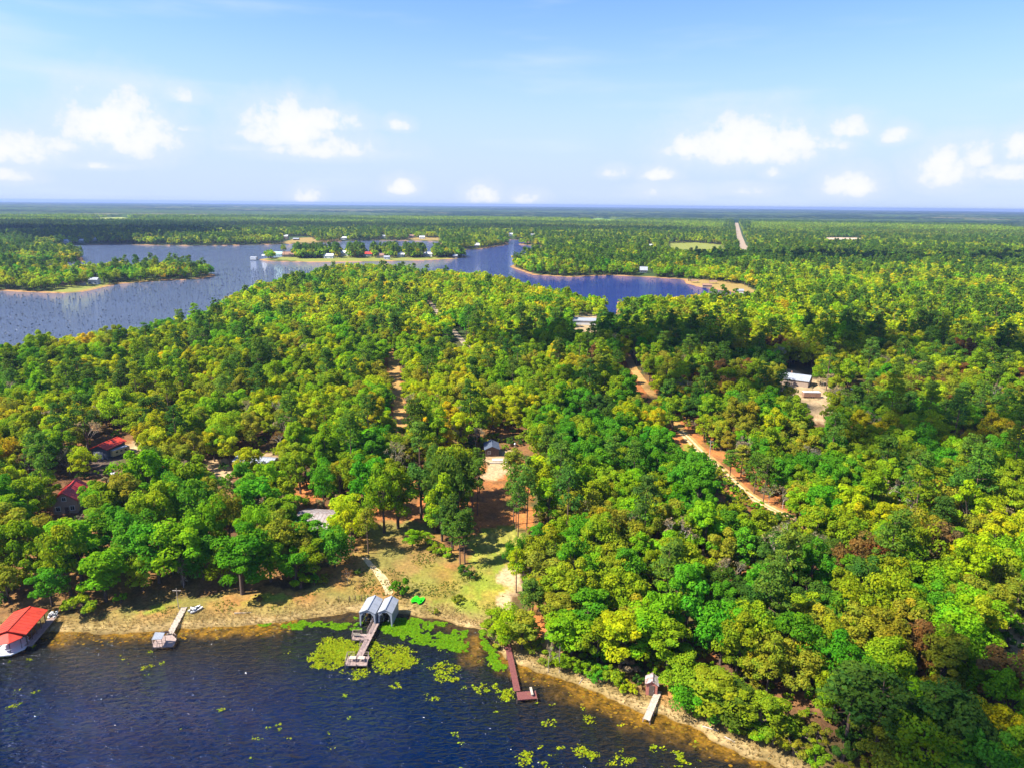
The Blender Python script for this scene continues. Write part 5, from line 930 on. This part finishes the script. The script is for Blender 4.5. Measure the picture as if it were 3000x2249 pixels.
LL += [([c6(*q) for q in P], dn) for P, dn in (([(320,1110),(400,1100),(450,1180),(440,1240),(350,1240)], 4.5), ([(490,1190),(610,1185),(610,1240),(500,1240)], 4), ([(510,1090),(600,1060),(600,1150),(520,1140)], 1.6), ([(790,1050),(860,1050),(985,1120),(980,1160),(910,1205),(850,1170),(800,1110)], 6), ([(1085,1095),(1150,1105),(1290,1190),(1270,1210),(1180,1165),(1100,1130)], 5), ([(1330,1050),(1420,1050),(1510,1095),(1440,1115),(1350,1100)], 3), ([(1560,1110),(1630,1110),(1730,1220),(1690,1240),(1580,1160)], 5), ([(520,880),(570,840),(640,880),(560,915)], 3), ([(820,810),(890,810),(970,880),(900,905),(840,870)], 2.6), ([(1060,1210),(1190,1190),(1190,1240),(1060,1240)], 3), ([(640,1050),(700,1070),(700,1090),(640,1075)], 5), ([(1730,1200),(1850,1220),(1800,1241)], 1.2))]
LL += [([c2(*q) for q in P], dn) for P, dn in (([(245,1030),(350,1010),(360,1070),(310,1120),(280,1070)], 3), ([(75,1140),(110,1125),(175,1150),(90,1170)], 3), ([(0,720),(80,730),(50,770),(0,790)], 6), ([(235,640),(290,600),(290,660),(240,690)], 1.5), ([(1200,700),(1260,690),(1260,715),(1200,715)], 2.4), ([(1280,700),(1330,700),(1320,740),(1280,740)], 2.4), ([(1215,800),(1310,800),(1310,835),(1220,825)], 2.2), ([(1060,755),(1110,755),(1110,775),(1060,775)], 2.4), ([(1140,835),(1185,835),(1180,860),(1145,858)], 2.4), ([(1980,795),(2045,790),(2045,830),(1985,825)], 2), ([(1740,1120),(1880,1120),(1860,1190),(1760,1200)], .9), ([(1290,1300),(1330,1440),(1310,1490),(1285,1330)], .5))]
xs, ys = [], []
for P, dn in LL:
    x, y = infill(P, dn*.62); nc = len(x); k = 7
    for _ in range(k): xs.append(x+rng.normal(size=nc)*.30); ys.append(y+rng.normal(size=nc)*.22)
# stray pads, clumped
sx_, sy_ = [], []
while len(sx_) < 210:
    q = (rng.random()*1900, 1400+rng.random()*260); p = gp(*q)
    if fbm(p[0], p[1], 11, 45) < .50 or not pip(np.array([p[0]]), np.array([p[1]]), FW)[0] or sdist(np.array([p[0]]), np.array([p[1]]))[0] > -3: continue
    for _ in range(rng.integers(2, 8)): sx_.append(p[0]+rng.normal()*.3); sy_.append(p[1]+rng.normal()*.2)
x = np.concatenate(xs+[np.array(sx_)]); y = np.concatenate(ys+[np.array(sy_)])
o = pads('lily_pads', x, y, .08+.13*rng.random(len(x)), m_pad, 'yellow-green lily pads floating in clusters on the dark lake', .06, .45); o.color = (.31, .37, .012, 1)
# dark tufts dotting the far lake
X, Y = scatter(390, 1000, 6.5, 42); n = len(X); bx, by, dp = proj(X, Y, np.zeros(n)); k = in_water(X, Y) & (sdist(X, Y) < -10) & (rng.random(n) < np.where(bx < 700, .85, .2)*(.4+.9*fbm(X, Y, 50, 46))); X, Y = X[k]+rng.normal(size=k.sum())*2, Y[k]+rng.normal(size=k.sum())*2
n = len(X); V = []; 
for xx, yy in zip(X, Y):
    s = rng.random()*.4+.22
    for j in range(2): a = rng.random()*3.14; V += [(xx-math.cos(a)*s, yy-math.sin(a)*s, -.05), (xx+math.cos(a)*s, yy+math.sin(a)*s, -.05), (xx+math.cos(a)*s*.8, yy+math.sin(a)*s*.8, .55*s+.2), (xx-math.cos(a)*s*.8, yy-math.sin(a)*s*.8, .5*s+.2)]
m_tuft = mat('water_reed', (.075, .085, .075), .9, .3, 2)
tag(ob('water_reeds', rawmesh('water_reeds', V, np.arange(len(V)).reshape(-1, 4), m_tuft)), 'small dark tufts dotting the open lake', 'water plants', kind='stuff')
# dry bank grass and yard weeds
def blades(name, x, y, hgt, wdt, colr, label, nb=5):
    n = len(x); z = gz(x, y); N = n*nb; ix = np.repeat(np.arange(n), nb); a = rng.random(N)*6.283; px_ = x[ix]+rng.normal(size=N)*wdt*1.6; py_ = y[ix]+rng.normal(size=N)*wdt*1.6; h = hgt*(.5+rng.random(N)); lx, ly = rng.normal(size=N)*h*.45+h*.15, rng.normal(size=N)*h*.45
    ca, sa = np.cos(a)*wdt, np.sin(a)*wdt; zz_ = z[ix]-.05
    V = np.stack([np.stack([px_-ca, py_-sa, zz_], -1), np.stack([px_+ca, py_+sa, zz_], -1), np.stack([px_+ca*.6+lx, py_+sa*.6+ly, zz_+h], -1), np.stack([px_-ca*.6+lx, py_-sa*.6+ly, zz_+h], -1)], 1).reshape(-1, 3)
    c = .65+.7*rng.random(N); hh = rng.normal(size=N)*.12; cc = np.repeat(np.stack([c*(1+hh), c, c*(1-hh), np.ones(N)], -1), 4, 0)
    mt_ = leafmat(name+'_mat', False); o = ob(name, rawmesh(name, V, np.arange(N*4).reshape(-1, 4), mt_, {'leafvar': ('FLOAT_COLOR', 'POINT', cc)})); o.color = (*colr, 1); return tag(o, label, 'grass', kind='stuff')
X, Y = scatter(85, 260, .62, 44); d = sdist(X, Y); bx, by, dp = proj(X, Y, np.ones(len(X))); vis = (bx > -60) & (bx < PW+60) & (by < PH+80) & (by > 1200)
k = vis & (d > .2) & (d < 6.5) & (rng.random(len(X)) < (.25+.9*fbm(X, Y, 5, 47))*(1-ss(3.5, 6.5, d))) & ~((bx > 780) & (bx < 870) & (by > 1300)); blades('dry_bank_grass', X[k], Y[k], .42, .05, (.33, .235, .09), 'matted dry tan grass along the near bank')
k = vis & (d > 4) & (rng.random(len(X)) < .6*ss(.46, .66, fbm(X, Y, 6, 48))) & pip(bx, by, PAST); blades('yard_weeds', X[k], Y[k], .30, .12, (.16, .19, .03), 'low green weeds scattered over the yard', 4)
k = vis & (d < -.2) & (d > -4.2) & (rng.random(len(X)) < .5*fbm(X, Y, 3, 49)) & ~((bx > 640) & (bx < 1085)); X2, Y2 = X[k], Y[k]; o = pads('shallow_weed', X2, Y2, .12+.25*rng.random(len(X2)), leafmat('weed', False), 'amber water weed showing in the shallows along the bank', .02, .1); o.color = (.34, .20, .02, 1)
# ================================================================== HAZE
hb = MB().box((0, 12000, 47), (60000, 28500, 102)); hm = bpy.data.materials.new('haze'); hm.use_nodes = True; t = hm.node_tree; t.nodes.clear()
o_ = nd(t, 'ShaderNodeOutputMaterial'); pv = nd(t, 'ShaderNodeVolumePrincipled'); pv.inputs['Color'].default_value = (.33, .46, .80, 1); pv.inputs['Density'].default_value = 6.0e-5; pv.inputs['Anisotropy'].default_value = .2
lk(t, pv.outputs[0], o_.inputs['Volume'])
tag(hb.build('haze', hm), 'thin blue haze in the far distance', 'haze', kind='stuff')

# ================================================================== UNSEEN CLOUDS ADDED OVERHEAD (to shade parts of the wood)
m_cl = mat('cloud_white', (.85, .86, .88), 1.0)
def shade_cloud(px, py, w, d, seed, zc=1150, fill=.6, bs=26):
    g = np.random.default_rng(seed); c = gp(px, py, 8); k = zc/math.tan(SUN_EL); cx = c[0]+math.sin(SUN_AZ)*k; cy = c[1]+math.cos(SUN_AZ)*k
    bm = bmesh.new(); n = int(w*d/(bs*bs)*fill*1.2)+4
    for i in range(n):
        a = g.random()*6.283; r = g.random()**.6; q = Vector((math.cos(a)*r*w/2, math.sin(a)*r*d/2, g.random()*bs*.6)); s = bs*(.35+.55*g.random())
        res = bmesh.ops.create_icosphere(bm, subdivisions=2, radius=s, matrix=Matrix.Translation(q)@Matrix.Diagonal((1.3, 1, .7, 1)))
        for v in res['verts']: v.co += (v.co-q).normalized()*g.normal()*s*.07
    me = bpy.data.meshes.new('shade_cloud'); bm.to_mesh(me); bm.free(); me.materials.append(m_cl); o = ob('shade_cloud', me, None, (cx, cy, zc)); tag(o, kind='structure')
shade_cloud(1800, 750, 330, 120, 1, fill=.32); shade_cloud(2060, 965, 120, 60, 2, fill=.35, bs=14); shade_cloud(2130, 1560, 46, 30, 3, fill=.3, bs=10); shade_cloud(20, 505, 900, 800, 4, fill=.9, bs=90)
shade_cloud(1980, 562, 700, 170, 5, fill=.4, bs=35); shade_cloud(1500, 830, 110, 40, 6, fill=.3, bs=13)
